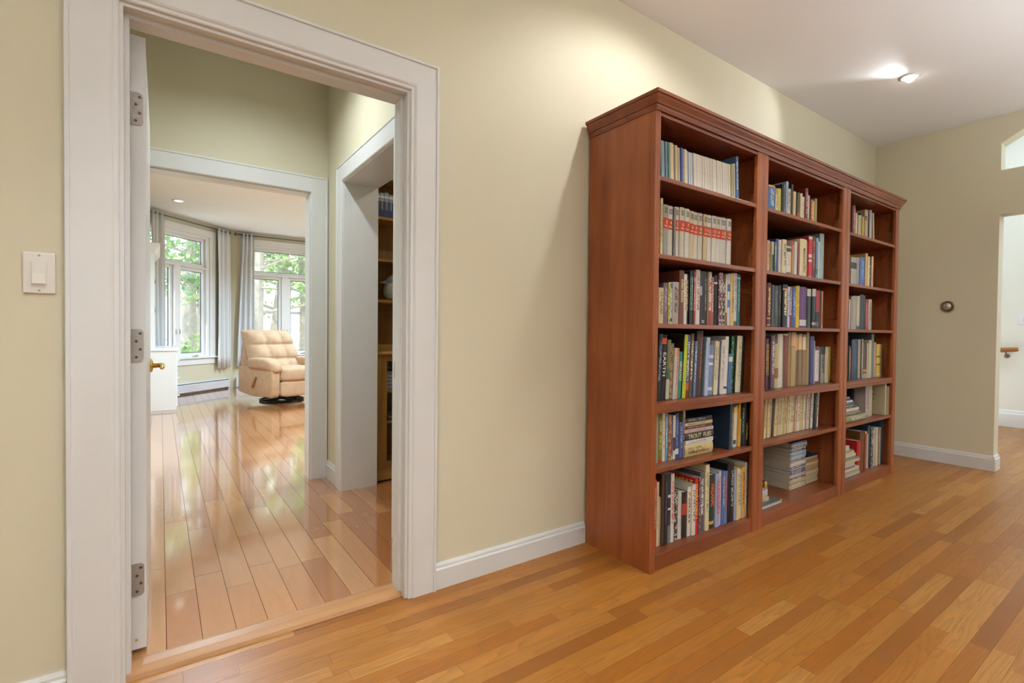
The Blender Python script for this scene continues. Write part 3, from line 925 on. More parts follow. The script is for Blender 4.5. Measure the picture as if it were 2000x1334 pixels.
# standing books: bay, shelf, x, thickness, spine y, height, lean, colour, look, details
BOOKS=[
(1,1,1.8921,0.0150,1.490,0.1869,-3,'6f8f8c','slim teal green journal'),
(1,1,1.9071,0.0102,1.490,0.1870,-3,'8d9a94','slim grey green journal'),
(1,1,1.9174,0.0138,1.490,0.1855,-3,'66788e','slate blue journal'),
(1,1,1.9312,0.0108,1.490,0.1869,-3,'cdb98f','slim cream journal'),
(1,1,1.9421,0.0135,1.490,0.1882,-3,'4f807a','dark teal journal'),
(1,1,1.9557,0.0250,1.490,0.1898,-3,'d2b87f','wide straw yellow journal'),
(1,1,1.9808,0.0106,1.490,0.1866,-3,'75818c','slim slate grey journal'),
(1,1,1.9914,0.0157,1.490,0.1853,-3,'c3ae7c','tan journal'),
(1,1,2.0072,0.0130,1.490,0.1822,-3,'6ba0bd','sky blue journal'),
(1,1,2.0203,0.0141,1.490,0.1823,-3,'c3a88b','slim pinkish beige journal'),
(1,1,2.0344,0.0151,1.490,0.1826,-3,'35508f','navy blue journal'),
(1,1,2.0496,0.0109,1.490,0.1826,-3,'cfc4a8','slim cream journal'),
(1,1,2.0606,0.0143,1.490,0.1816,-3,'d3c9ae','ivory journal'),
(1,1,2.0749,0.0144,1.490,0.1803,-3,'d0c5ad','ivory journal'),
(1,1,2.0895,0.0170,1.490,0.1808,-3,'6d83ab','steel blue journal'),
(1,1,2.1065,0.0122,1.490,0.1795,-3,'d0c8b6','slim ivory journal'),
(1,1,2.1188,0.0123,1.490,0.1801,-3,'c3bfba','slim pale grey journal'),
(1,1,2.1311,0.0079,1.490,0.1805,-3,'8b95c0','thin periwinkle journal'),
(1,1,2.1391,0.0079,1.490,0.1816,-3,'dad4c6','WHITE'),
(1,1,2.1470,0.0079,1.490,0.1809,-3,'d3ccbc','WHITE'),
(1,1,2.1549,0.0079,1.490,0.1811,-3,'dcd7cb','WHITE'),
(1,1,2.1629,0.0080,1.490,0.1822,-3,'cfc9bb','WHITE'),
(1,1,2.1709,0.0080,1.490,0.1816,-3,'dad4c6','WHITE'),
(1,1,2.1789,0.0080,1.490,0.1818,-3,'d3ccbc','WHITE'),
(1,1,2.1870,0.0081,1.490,0.1829,-3,'dcd7cb','WHITE'),
(1,1,2.1951,0.0081,1.490,0.1822,-3,'cfc9bb','WHITE'),
(1,1,2.2032,0.0081,1.490,0.1824,-3,'dad4c6','WHITE'),
(1,1,2.2114,0.0081,1.490,0.1835,-3,'d3ccbc','WHITE'),
(1,1,2.2196,0.0082,1.490,0.1828,-3,'dcd7cb','WHITE'),
(1,1,2.2278,0.0082,1.490,0.1830,-3,'cfc9bb','WHITE'),
(1,1,2.2361,0.0082,1.490,0.1842,-3,'dad4c6','WHITE'),
(1,1,2.2444,0.0083,1.490,0.1835,-3,'d3ccbc','WHITE'),
(1,1,2.2527,0.0083,1.490,0.1837,-3,'dcd7cb','WHITE'),
(1,1,2.2610,0.0083,1.490,0.1848,-3,'cfc9bb','WHITE'),
(1,1,2.2694,0.0084,1.490,0.1841,-3,'dad4c6','WHITE'),
(1,1,2.2778,0.0084,1.490,0.1844,-3,'d3ccbc','WHITE'),
(1,1,2.2863,0.0084,1.490,0.1855,-3,'dcd7cb','WHITE'),
(1,1,2.2948,0.0085,1.490,0.1848,-3,'cfc9bb','WHITE'),
(1,1,2.3033,0.0085,1.490,0.1850,-3,'dad4c6','WHITE'),
(1,1,2.3118,0.0085,1.490,0.1862,-3,'d3ccbc','WHITE'),
(1,1,2.3204,0.0086,1.490,0.1855,-3,'dcd7cb','WHITE'),
(1,1,2.3290,0.0086,1.490,0.1857,-3,'cfc9bb','WHITE'),
(1,1,2.3377,0.0086,1.490,0.1869,-3,'dad4c6','WHITE'),
(1,1,2.3463,0.0087,1.490,0.1862,-3,'d3ccbc','WHITE'),
(1,1,2.3550,0.0087,1.490,0.1864,-3,'dcd7cb','WHITE'),
(1,1,2.3638,0.0087,1.490,0.1876,-3,'cfc9bb','WHITE'),
(1,1,2.3726,0.0088,1.490,0.1868,-3,'dad4c6','WHITE'),
(1,1,2.3814,0.0088,1.490,0.1871,-3,'d3ccbc','WHITE'),
(1,1,2.3903,0.0088,1.490,0.1883,-3,'dcd7cb','WHITE'),
(1,1,2.3991,0.0089,1.490,0.1875,-3,'cfc9bb','WHITE'),
(1,1,2.4081,0.0089,1.490,0.1878,-3,'dad4c6','WHITE'),
(1,1,2.4170,0.0089,1.490,0.1890,-3,'d3ccbc','WHITE'),
(1,1,2.4260,0.0090,1.490,0.1882,-3,'dcd7cb','WHITE'),
(1,1,2.4351,0.0090,1.490,0.1885,-3,'cfc9bb','WHITE'),
(1,1,2.4441,0.0091,1.490,0.1897,-3,'dad4c6','WHITE'),
(1,1,2.4532,0.0091,1.490,0.1890,-3,'d3ccbc','WHITE'),
(1,1,2.4624,0.0173,1.490,0.1910,-3,'a5a06a','slim olive journal'),
(1,1,2.4797,0.0127,1.490,0.1892,-3,'231f1f','black booklet with red patch',{'b': [(0.48, 0.62, 'b02a20')]}),
(1,1,2.4927,0.0134,1.490,0.2031,-3,'c9c5ba','slim pale grey booklet'),
(1,1,2.5066,0.0235,1.490,0.2418,-3,'4d7096','tall blue binder',{'pc': 'c8d4dd'}),
(1,2,1.9015,0.0160,1.500,0.2725,0,'c9b27c','narrow tall book with gold speckled spine',{'pc': '6b5a2c'}),
(1,2,1.9188,0.0356,1.500,0.2460,0,'8a877d','grey cloth volume with red band numbered three',{'b': [(0.545, 0.75, 'b8221c')], 'num': '3', 'vol': 1}),
(1,2,1.9554,0.0372,1.500,0.2461,0,'b3ab99','grey cloth volume with red band numbered four',{'b': [(0.545, 0.75, 'b8221c')], 'num': '4', 'vol': 1}),
(1,2,2.0008,0.0159,1.505,0.2422,0,'6f6e6c','narrow set-back slate book between volumes four and five'),
(1,2,2.0113,0.0330,1.500,0.2500,0,'b5ad9a','grey cloth volume with red band numbered five',{'b': [(0.545, 0.75, 'b8221c')], 'num': '5', 'vol': 1}),
(1,2,2.0443,0.0359,1.500,0.2523,0,'b5ad9a','grey cloth volume with red band numbered six',{'b': [(0.545, 0.75, 'b8221c')], 'num': '6', 'vol': 1}),
(1,2,2.0814,0.0380,1.500,0.2507,0,'bdb6a6','grey cloth volume with red band numbered seven',{'b': [(0.545, 0.75, 'b8221c')], 'num': '7', 'vol': 1}),
(1,2,2.1196,0.0347,1.500,0.2457,0,'b3a07a','tan cloth volume with red band numbered eight',{'b': [(0.545, 0.75, 'b8221c')], 'num': '8', 'vol': 1}),
(1,2,2.1555,0.0333,1.500,0.2448,0,'b8b1a1','grey cloth volume with red band numbered nine',{'b': [(0.545, 0.75, 'b8221c')], 'num': '9', 'vol': 1}),
(1,2,2.1889,0.0359,1.500,0.2454,0,'b5ad9d','grey cloth volume with red band numbered ten',{'b': [(0.545, 0.75, 'b8221c')], 'num': '10', 'vol': 1}),
(1,2,2.2285,0.0350,1.500,0.2449,0,'b09d78','tan cloth volume with red band numbered eleven',{'b': [(0.545, 0.75, 'b8221c')], 'num': '11', 'vol': 1}),
(1,2,2.2652,0.0415,1.500,0.2475,0,'c3bdb0','grey cloth volume with red band numbered twelve',{'b': [(0.545, 0.75, 'b8221c')], 'num': '12', 'vol': 1}),
(1,2,2.3067,0.0352,1.500,0.2484,0,'bdb7a9','grey cloth volume with red band numbered thirteen',{'b': [(0.545, 0.75, 'b8221c')], 'num': '13', 'vol': 1}),
(1,2,2.3431,0.0341,1.500,0.2487,0,'bab4a6','grey cloth volume with red band numbered fourteen',{'b': [(0.545, 0.75, 'b8221c')], 'num': '14', 'vol': 1}),
(1,2,2.3790,0.0578,1.500,0.2507,0,'b5b0a4','grey cloth volume with red band numbered fifteen',{'b': [(0.545, 0.75, 'b8221c')], 'num': '15', 'vol': 1}),
(1,2,2.4381,0.0419,1.500,0.2514,0,'bfbab0','grey cloth volume with red band numbered sixteen',{'b': [(0.545, 0.75, 'b8221c')], 'num': '16', 'vol': 1}),
(1,3,1.8947,0.0335,1.500,0.1687,0,'c8b389','cream paperback',{'pc': '6b5335'}),
(1,3,1.9279,0.0340,1.500,0.1924,0,'6e5967','dusty purple paperback',{'pc': 'a5929c'}),
(1,3,1.9619,0.0175,1.500,0.1970,0,'8d8a35','olive and yellow spotted book',{'pc': 'd8cf40', 'mot': 1}),
(1,3,1.9793,0.0185,1.500,0.1987,0,'c3c2c6','white book with blue ends',{'b': [(0.86, 0.98, '3a5cae'), (0.06, 0.14, '27386c')], 'pc': '5065a5'}),
(1,3,1.9979,0.0480,1.500,0.2018,0,'a3988a','wide grey taupe paperback',{'pc': '35302b'}),
(1,3,2.0452,0.0360,1.500,0.2610,0,'6f3f2f','tall brown book titled Indian Baskets',{'t': 'Indian Baskets', 'tc': 'e5c9a0', 'tz': 0.62, 'tl': 0.42}),
(1,3,2.0814,0.0244,1.500,0.2455,0,'d5d2c3','white paperback with brown mottling',{'pc': '8c5b45'}),
(1,3,2.1058,0.0232,1.500,0.2482,0,'201b1b','black paperback with gold title',{'pc': 'c28a4d'}),
(1,3,2.1288,0.0164,1.500,0.2618,0,'15191b','tall black paperback',{'pc': '5d7b80'}),
(1,3,2.1452,0.0175,1.500,0.2661,0,'16302d','tall blackish green paperback',{'pc': '9eb9a6'}),
(1,3,2.1628,0.0162,1.500,0.2635,0,'8d2722','brick red paperback',{'pc': 'd8b8b0'}),
(1,3,2.1788,0.0348,1.500,0.2747,0,'d0c6be','thick white book with red lettering',{'pc': '9c4a45'}),
(1,3,2.2137,0.0181,1.500,0.2707,0,'23252a','black book with small white picture',{'b': [(0.55, 0.72, '9aa0a6')]}),
(1,3,2.2318,0.0235,1.500,0.2714,0,'17171a','black book with red and white emblem',{'b': [(0.04, 0.09, 'b8b0a8'), (0.055, 0.075, '7a2320')]}),
(1,3,2.2553,0.0185,1.500,0.2718,0,'1c2422','narrow greenish black book',{'pc': '7f8a76'}),
(1,3,2.2738,0.0160,1.500,0.2707,0,'7d5b3a','narrow brown book'),
(1,3,2.2898,0.0339,1.500,0.2733,0,'a3322c','red and white book with picture spine',{'b': [(0.88, 1, 'c7c5c2'), (0.45, 0.6, 'c9b9a9')], 'pc': 'e0d3c8'}),
(1,3,2.3240,0.0201,1.500,0.2495,0,'8f5645','copper brown book',{'pc': 'd8b79f'}),
(1,3,2.3441,0.0331,1.500,0.2578,0,'1b1818','wide black book with white dot',{'b': [(0.83, 0.87, 'd5cdb8')]}),
(1,3,2.3769,0.0375,1.500,0.2748,0,'6a4445','dark red and grey camouflage book',{'pc': 'b8aeb5', 'mot': 1}),
(1,3,2.4151,0.0301,1.500,0.2307,0,'2a251c','black book with cream glyph columns',{'pc': 'd3c48a', 'mot': 1}),
(1,3,2.4446,0.0143,1.500,0.2727,0,'d2cbc0','slim white book',{'b': [(0.0, 0.25, '7a4a35')]}),
(1,3,2.4590,0.0231,1.500,0.2757,0,'c9cad2','white book with blue blotches',{'b': [(0.66, 0.8, '3b62b0'), (0.35, 0.5, '4a70ba')]}),
(1,3,2.4821,0.0351,1.500,0.2796,0,'d1b877','straw yellow book titled SOUTH AMERICA',{'t': 'SOUTH AMERICA', 'tc': '7d6a35', 'tz': 0.55, 'tl': 0.62}),
(1,3,2.5172,0.0309,1.500,0.2838,0,'d3cfc8','white book with brown foot',{'b': [(0, 0.09, '6b5b4a')], 'pc': '8a8884'}),
(1,3,2.5482,0.0277,1.500,0.2804,0,'2f7380','teal book with white emblem',{'b': [(0.9, 0.94, 'b8cfd8')], 'pc': '82aab2'}),
(1,4,1.8971,0.0260,1.505,0.3147,3,'17171a','narrow black book',{'pc': '8d9196'}),
(1,4,1.9243,0.0346,1.505,0.3105,3,'131316','black book titled EARTH',{'t': 'EARTH', 'tc': 'f2f2f0', 'tz': 0.55, 'tl': 0.36, 'b': [(0.86, 0.95, 'd0552a')]}),
(1,4,1.9604,0.0250,1.504,0.2878,3,'6d6a4d','olive photo spine book with green block',{'b': [(0.36, 0.52, '23604f'), (0.02, 0.34, 'b9b9ac')]}),
(1,4,1.9858,0.0253,1.504,0.2710,3,'96814f','brown and tan photo spine book',{'pc': '3e3522', 'mot': 1}),
(1,4,2.0126,0.0208,1.504,0.2486,3,'b3aca5','pale grey book'),
(1,4,2.0333,0.0182,1.504,0.2479,3,'c98f80','salmon pink book with orange head',{'b': [(0.86, 1, 'c8682f')], 'pc': '9c3f45'}),
(1,4,2.0538,0.0315,1.504,0.2296,3,'2c7f6d','green book titled GEOLOGY',{'t': 'GEOLOGY', 'tc': 'f0efe0', 'tz': 0.58, 'tl': 0.42}),
(1,4,2.0860,0.0275,1.504,0.3129,3,'b3bd2c','lime green book with dark front cover',{'lc': '23221a'}),
(1,4,2.1133,0.0274,1.503,0.3116,3,'3c4687','blue violet book with orange foot',{'b': [(0.12, 0.24, 'c05d22'), (0, 0.12, '7a2d1f')], 'pc': 'dbd5c8'}),
(1,4,2.1427,0.0268,1.503,0.3188,3,'5d4630','brown book with tall gold title',{'pc': 'e0cf9a'}),
(1,4,2.1717,0.0204,1.503,0.2811,3,'536d8f','blue grey book',{'pc': 'b9c8d8'}),
(1,4,2.1913,0.0269,1.503,0.3321,3,'3f2f2a','tall dark brown book'),
(1,4,2.2179,0.0251,1.503,0.3339,3,'52382f','tall brown book with red lettering',{'pc': 'a8503f'}),
(1,4,2.2456,0.0180,1.502,0.2888,3,'29423f','dark teal book'),
(1,4,2.2628,0.0299,1.502,0.2998,3,'aebdd6','pale blue book',{'pc': '7f90b0'}),
(1,4,2.2939,0.0478,1.502,0.2602,3,'7187ab','wide blue book with white patches',{'b': [(0.6, 0.65, 'dfe6ef'), (0.74, 0.8, 'c5d0e0'), (0.1, 0.16, 'e5e5e5')]}),
(1,4,2.3470,0.0221,1.502,0.2818,3,'d0c4a4','cream paperback',{'pc': '6f6250'}),
(1,4,2.3691,0.0184,1.502,0.2791,3,'cfc7b0','ivory paperback',{'pc': '81745f'}),
(1,4,2.3880,0.0090,1.502,0.2759,3,'2e3f63','thin navy book'),
(1,4,2.3969,0.0335,1.501,0.2865,3,'cdc7ba','ivory book with faint grey title',{'pc': '8d8880'}),
(1,4,2.4315,0.0322,1.501,0.3052,3,'d5d3cf','white book with blue square at foot',{'b': [(0.09, 0.13, '34508c')]}),
(1,4,2.4685,0.0363,1.501,0.2113,3,'48698d','short blue book with white picture',{'b': [(0.8, 0.93, 'd8cfc8')]}),
(1,4,2.5027,0.0285,1.501,0.3081,3,'23302a','black book with green lettering',{'pc': '38b060', 'mot': 1}),
(1,4,2.5309,0.0168,1.501,0.3082,3,'1d1d1f','slim black book'),
(1,4,2.5485,0.0499,1.501,0.3083,3,'cfcbae','wide cream book',{'pc': 'a09a80'}),
(1,4,2.6005,0.0297,1.500,0.3051,3,'1a1a1c','black book at the end of the row'),
(1,5,1.8986,0.0143,1.505,0.2319,0,'89907c','narrow grey green book'),
(1,5,1.9138,0.0271,1.505,0.2292,0,'6b7034','olive book with red foot',{'b': [(0.0, 0.06, 'c03020'), (0.6, 0.64, 'b05030')], 'pc': 'c5b368'}),
(1,5,1.9453,0.0220,1.505,0.2340,0,'cec4ab','ivory book',{'pc': '8f8874'}),
(1,5,1.9682,0.0157,1.505,0.2362,0,'5a94bf','sky blue book',{'pc': 'c5d8e4'}),
(1,5,1.9845,0.0248,1.505,0.2217,0,'7d5236','brown book with carved pattern',{'pc': 'b58a62', 'mot': 1}),
(1,5,2.0103,0.0127,1.505,0.2135,0,'474f77','navy book with white foot',{'b': [(0, 0.1, 'c9c9cc')]}),
(1,5,2.0239,0.0186,1.505,0.2135,0,'cfc4ad','white book with maroon block',{'b': [(0.2, 0.5, '54283a')]}),
(1,5,2.0428,0.0284,1.505,0.2219,0,'3a4f7d','wide navy blue book',{'pc': '7f90b5', 'b': [(0.1, 0.22, 'd5d8dd')]}),
(1,5,2.0727,0.0303,1.505,0.1760,0,'4d5a8c','medium blue book',{'pc': 'a0a6c8'}),
(1,5,2.1031,0.0128,1.505,0.2357,0,'6b6b48','slim olive book',{'b': [(0, 1, '86855c')]}),
(1,5,2.1164,0.0064,1.505,0.2339,0,'d3cfc0','thin white booklet'),
(1,5,2.4541,0.0198,1.474,0.2392,2,'26394f','large navy hardback with broad front cover showing',{'d': 0.24}),
(1,5,2.5051,0.0154,1.491,0.2085,2,'6b6a3c','slim olive book',{'pc': 'b8a85a'}),
(1,5,2.5162,0.0275,1.488,0.2159,2,'d0ccc0','white book with yellow head',{'b': [(0.86, 1, 'd8b53c'), (0.08, 0.18, '2f4378')]}),
(1,5,2.5390,0.0169,1.485,0.2233,2,'b9c3cf','pale blue book'),
(1,5,2.5518,0.0194,1.482,0.2410,2,'d39a2a','tall golden yellow book',{'pc': '9c6a18'}),
(1,5,2.5706,0.0165,1.480,0.1494,2,'cdbb86','short cream book'),
(1,5,2.5806,0.0221,1.477,0.2343,2,'1f2c2b','greenish black book',{'pc': 'a8b8b0'}),
(1,5,2.5992,0.0136,1.474,0.2386,2,'4a525c','slim grey book'),
(1,5,2.6093,0.0286,1.471,0.2225,2,'19191b','black book titled LEADERS',{'t': 'LEADERS', 'tc': 'e8cf2a', 'tz': 0.35, 'tl': 0.4}),
(1,6,1.8846,0.0130,1.495,0.3162,0,'b8202a','red book',{'pc': 'e0a0a0'}),
(1,6,1.8975,0.0166,1.494,0.3041,0,'c5b98f','cream book',{'pc': '8d8262'}),
(1,6,1.9153,0.0122,1.494,0.2296,0,'a59679','short beige booklet'),
(1,6,1.9264,0.0215,1.493,0.3370,0,'4b3423','dark brown book'),
(1,6,1.9478,0.0217,1.492,0.3332,0,'23212c','blackish navy book',{'pc': '4b4b70'}),
(1,6,1.9694,0.0230,1.491,0.3329,0,'2a2c2f','black book with white stripes',{'b': [(0.66, 0.7, 'c8c8c8'), (0.48, 0.51, 'c8c8c8'), (0, 0.26, '6f7472')]}),
(1,6,1.9917,0.0270,1.491,0.3303,0,'d3c8c2','white book with red lettering',{'pc': 'b04a3a'}),
(1,6,2.0255,0.0291,1.489,0.2477,0,'34332e','black picture spine book',{'pc': 'b5b0a0', 'mot': 1}),
(1,6,2.0543,0.0273,1.488,0.2346,0,'bfbcb7','pale grey book',{'pc': '98959a'}),
(1,6,2.0821,0.0416,1.487,0.2246,0,'2a201a','short black book with red strip',{'b': [(0.5, 0.75, 'a83a30')]}),
(1,6,2.1227,0.0288,1.486,0.2454,0,'d5cdbd','cream white book',{'pc': '3d3a35'}),
(1,6,2.1510,0.0297,1.485,0.2528,0,'d8d3ca','white book with slim black title',{'pc': '4a4845'}),
(1,6,2.1801,0.0255,1.484,0.2799,0,'c02028','red book with COMBAT on its cover',{'pc': 'e8c04a', 'cov': 'COMBAT'}),
(1,6,2.2055,0.0193,1.483,0.2792,0,'5d3a3d','slim dark red and grey book',{'pc': 'a08890', 'mot': 1}),
(1,6,2.2242,0.0373,1.483,0.3032,0,'55565a','charcoal grey book with white dots',{'pc': 'e0e0e0'}),
(1,6,2.2604,0.0331,1.481,0.3361,0,'d3c8a2','tall ivory book',{'pc': '7a7158'}),
(1,6,2.2939,0.0503,1.480,0.2777,0,'25372d','dark green book titled FIREARMS',{'t': 'FIREARMS', 'tc': 'd8662a', 'tz': 0.62, 'tl': 0.42, 'b': [(0.08, 0.14, 'c9a23a')]}),
(1,6,2.3432,0.0350,1.479,0.2794,0,'98a2c0','pale blue book with large red upright title',{'t': 'GUN DIGEST', 'tc': 'c82838', 'tz': 0.55, 'tl': 0.62}),
(1,6,2.3779,0.0215,1.478,0.2854,0,'bdbac0','pale grey book with red script',{'pc': 'b05058'}),
(1,6,2.3994,0.0281,1.477,0.2839,0,'4a65a0','blue book with yellow upright title and year',{'t': 'Gun Digest 2001', 'tc': 'e0cf3a', 'tz': 0.62, 'tl': 0.55}),
(1,6,2.4269,0.0252,1.477,0.2779,0,'6373a3','blue book with red lettering',{'pc': 'c03848'}),
(1,6,2.4515,0.0249,1.476,0.3164,0,'18181a','tall black binder'),
(1,6,2.4761,0.0351,1.475,0.3131,0,'1c1b1c','tall black book with silver dots',{'pc': 'b0aea8'}),
(1,6,2.5118,0.0208,1.474,0.2721,0,'8d98b3','slim pale blue book'),
(1,6,2.5325,0.0278,1.473,0.2795,0,'d3bf8f','cream yellow book',{'pc': '9c8a58'}),
(1,6,2.5604,0.0268,1.473,0.2684,0,'d3ccb8','ivory book',{'pc': '6f6a5c'}),
(1,6,2.5869,0.0313,1.472,0.2795,0,'cf9c4a','amber yellow book with brown script',{'pc': '7a4a20'}),
(1,6,2.6176,0.0281,1.471,0.2994,0,'d0cdc4','tall white book',{'pc': '8d8b86'}),
(1,6,2.6463,0.0121,1.471,0.2866,0,'6f6c78','thin grey book'),
(2,1,2.8636,0.0758,1.500,0.1627,0,'3f6ba3','wide blue book with orange head',{'b': [(0.93, 1, 'd89a2a')], 'pc': 'b0b4b5'}),
(2,1,2.9403,0.0320,1.500,0.1540,0,'d0c5ab','white book with tan head',{'b': [(0.78, 1, 'b8965f')], 'pc': '4a4438'}),
(2,1,2.9734,0.0344,1.500,0.1600,0,'c5b73f','mustard yellow book'),
(2,1,3.0085,0.0287,1.500,0.1907,0,'191a1c','black book'),
(2,1,3.0382,0.0197,1.500,0.1963,0,'77797a','grey photo spine book',{'pc': '3a3430'}),
(2,1,3.0587,0.0261,1.500,0.2150,0,'9fb0c8','tall pale blue book',{'pc': '5068a0'}),
(2,1,3.0868,0.0424,1.500,0.1799,0,'cdbf9f','cream book',{'pc': '7f7055'}),
(2,1,3.1298,0.0258,1.500,0.2132,0,'232a27','tall greenish black book'),
(2,1,3.1577,0.0359,1.500,0.1745,0,'d0b57d','tan book'),
(2,1,3.1971,0.0309,1.500,0.1736,0,'4a4c38','dark olive book with orange foot',{'b': [(0.1, 0.3, 'a05a30')]}),
(2,1,3.2298,0.0268,1.500,0.1727,0,'cdc19a','cream book'),
(2,1,3.2582,0.0327,1.500,0.1578,0,'d0c9b7','white book',{'pc': 'b0705f'}),
(2,1,3.3008,0.0379,1.500,0.2178,0,'7a3233','maroon book',{'pc': 'b8908a'}),
(2,1,3.3408,0.0250,1.500,0.1816,0,'c3c9bd','pale grey green book'),
(2,1,3.3670,0.0146,1.500,0.1846,0,'5c2838','slim maroon book'),
(2,1,3.3835,0.0272,1.500,0.1586,0,'b3633c','short rust red book',{'pc': 'e0c080'}),
(2,1,3.4121,0.0262,1.500,0.1571,0,'d3a95f','short amber book'),
(2,1,3.4393,0.0265,1.500,0.1759,0,'8f9160','sage green book'),
(2,2,2.8623,0.0281,1.500,0.1880,0,'c5a581','pinkish tan book',{'pc': '8d6a4a'}),
(2,2,2.8915,0.0211,1.500,0.1849,0,'8a6f44','brown book',{'pc': '5c4725'}),
(2,2,2.9136,0.0252,1.500,0.1867,0,'2f5c4a','green book with white upper half',{'b': [(0.6, 1, 'cfd2cb')]}),
(2,2,2.9399,0.0190,1.500,0.1878,0,'5d6a48','olive green book',{'pc': 'c0b88a'}),
(2,2,2.9595,0.0323,1.500,0.2086,0,'2f3f92','royal blue book'),
(2,2,2.9930,0.0322,1.500,0.2074,0,'cdbfa9','cream and lilac book',{'pc': 'a890a8'}),
(2,2,3.0263,0.0483,1.500,0.2121,0,'cec3a3','cream book with small black lettering',{'pc': '57503f'}),
(2,2,3.0758,0.0573,1.500,0.2121,0,'cfc6ad','wide cream book with bird drawing',{'b': [(0.84, 1, '6b3338'), (0.68, 0.78, '4a443c'), (0, 0.1, '625c52')], 'pc': 'a8a08c'}),
(2,2,3.1343,0.0286,1.500,0.2119,0,'b8302c','red book'),
(2,2,3.1644,0.0191,1.500,0.1957,0,'8dae2c','narrow lime green book'),
(2,2,3.1853,0.0374,1.500,0.2155,0,'c3c0bf','pale grey book with red foot',{'b': [(0, 0.07, '9c2a30')]}),
(2,2,3.2239,0.0133,1.500,0.2180,0,'8a4038','narrow reddish brown book'),
(2,2,3.2392,0.0873,1.500,0.2411,0,'d5c698','wide cream book titled MANHUNTERS',{'t': 'MANHUNTERS', 'tc': '3a3a48', 'tz': 0.45, 'tl': 0.62}),
(2,2,3.3286,0.0284,1.500,0.2361,0,'965a3a','copper brown book'),
(2,2,3.3576,0.0494,1.500,0.2700,0,'bd1f2e','red and white striped book',{'b': [(0.93, 1, 'd8d3ce'), (0.5, 0.58, 'd8d3ce'), (0.4, 0.46, 'd8d3ce'), (0, 0.06, 'cfd0d0')]}),
(2,2,3.4107,0.0467,1.500,0.2759,0,'6e2226','dark red book',{'pc': '9c7a4a'}),
(2,2,3.4589,0.0316,1.500,0.2712,0,'5d87ad','blue picture spine book',{'b': [(0.14, 0.26, '3f6a45'), (0.9, 1, '9cb8c8')]}),
(2,2,3.4923,0.0233,1.500,0.2522,0,'d0cabd','narrow white book',{'pc': 'b09a80'}),
(2,2,3.5158,0.0624,1.500,0.3081,0,'8fa7a6','tall pale teal book'),
(2,3,2.8620,0.0468,1.500,0.2554,0,'5d2428','maroon book with gold edging',{'pc': 'c8a050', 'b': [(0.18, 0.21, 'b89048'), (0.03, 0.06, 'b89048')]}),
(2,3,2.9110,0.0297,1.500,0.2453,0,'3d5268','slate blue book'),
(2,3,2.9418,0.0565,1.500,0.2443,0,'3a3934','wide charcoal book',{'pc': '5a594f'}),
(2,3,2.9992,0.0370,1.500,0.2506,0,'1b1a19','black book',{'pc': '57544d'}),
(2,3,3.0372,0.0618,1.500,0.2569,0,'1d1d22','black book with candle and gold title',{'pc': 'd8c48a', 'b': [(0.87, 0.91, 'd88a3c')]}),
(2,3,3.1003,0.0309,1.500,0.2468,0,'c5cbe0','white and blue book',{'pc': '3c559a'}),
(2,3,3.1323,0.0313,1.500,0.2499,0,'84646a','mauve and red book',{'b': [(0, 0.3, '7d2030')], 'pc': 'd0b098'}),
(2,3,3.1647,0.0483,1.500,0.2497,0,'42578c','navy blue glossy book',{'pc': '8fa0cc'}),
(2,3,3.2140,0.0469,1.500,0.2597,0,'cdb01f','bright yellow book',{'pc': '8a7a20'}),
(2,3,3.2622,0.0917,1.500,0.2570,0,'5b2568','wide purple book with white label',{'b': [(0.05, 0.2, 'd0cac8')]}),
(2,3,3.3565,0.0554,1.500,0.2495,0,'23352d','dark green book with white head',{'b': [(0.81, 1, 'c8c8c0')]}),
(2,3,3.4131,0.0535,1.500,0.2527,0,'1d1d1e','black book with white head and badge',{'b': [(0.81, 1, 'bdb9af'), (0.08, 0.15, 'b0a890')]}),
(2,3,3.4681,0.0472,1.500,0.2467,0,'17181b','black book with red label',{'b': [(0.42, 1, 'a8202a'), (0.06, 0.16, '5a5c62')]}),
(2,3,3.5165,0.0298,1.500,0.2490,0,'1a3236','dark teal book'),
(2,3,3.5477,0.0239,1.500,0.2455,0,'a8663f','copper orange book',{'b': [(0, 0.08, '9c9890')]}),
(2,4,2.8878,0.0214,1.510,0.2947,0,'4f2333','maroon book',{'pc': 'a89058'}),
(2,4,2.9099,0.0216,1.510,0.2965,0,'23211f','black and gold book',{'pc': 'd0a84a'}),
(2,4,2.9317,0.0437,1.509,0.3116,0,'634a5c','plum book with white lettering',{'pc': 'e0d8d8'}),
(2,4,2.9767,0.0439,1.509,0.2657,0,'b59f70','tan book with portrait spine',{'b': [(0.22, 0.45, '8a5538'), (0.0, 0.12, 'b5ab8a')]}),
(2,4,3.0198,0.0627,1.509,0.3241,0,'cbc5b2','wide ivory binder'),
(2,4,3.0827,0.0556,1.508,0.3245,0,'c9c6ba','white book with red brown stripe',{'b': [(0.0, 0.97, '753a30')]}),
(2,4,3.1386,0.0317,1.508,0.3340,0,'94794f','tall khaki brown book'),
(2,4,3.1707,0.0632,1.508,0.3344,0,'a98e5e','tall wide khaki book',{'b': [(0.75, 0.95, 'd0a878')]}),
(2,4,3.2347,0.0322,1.507,0.3193,0,'a8875c','tall tan book with orange label and brown foot',{'b': [(0.7, 0.95, 'cf9a62'), (0, 0.69, '5c4a38')]}),
(2,4,3.2674,0.0497,1.507,0.3258,0,'a48a64','tall tan book with peach label and taupe foot',{'b': [(0.7, 0.95, 'd8b48c'), (0, 0.69, '82694c')]}),
(2,4,3.3177,0.0473,1.507,0.3214,0,'a38d62','tall tan book with pale yellow label and taupe foot',{'b': [(0.7, 0.95, 'd5cc98'), (0, 0.69, '86704f')]}),
(2,4,3.3653,0.0427,1.506,0.3360,0,'8a7550','tall khaki grey book with khaki foot',{'b': [(0, 0.66, '8f7a52')]}),
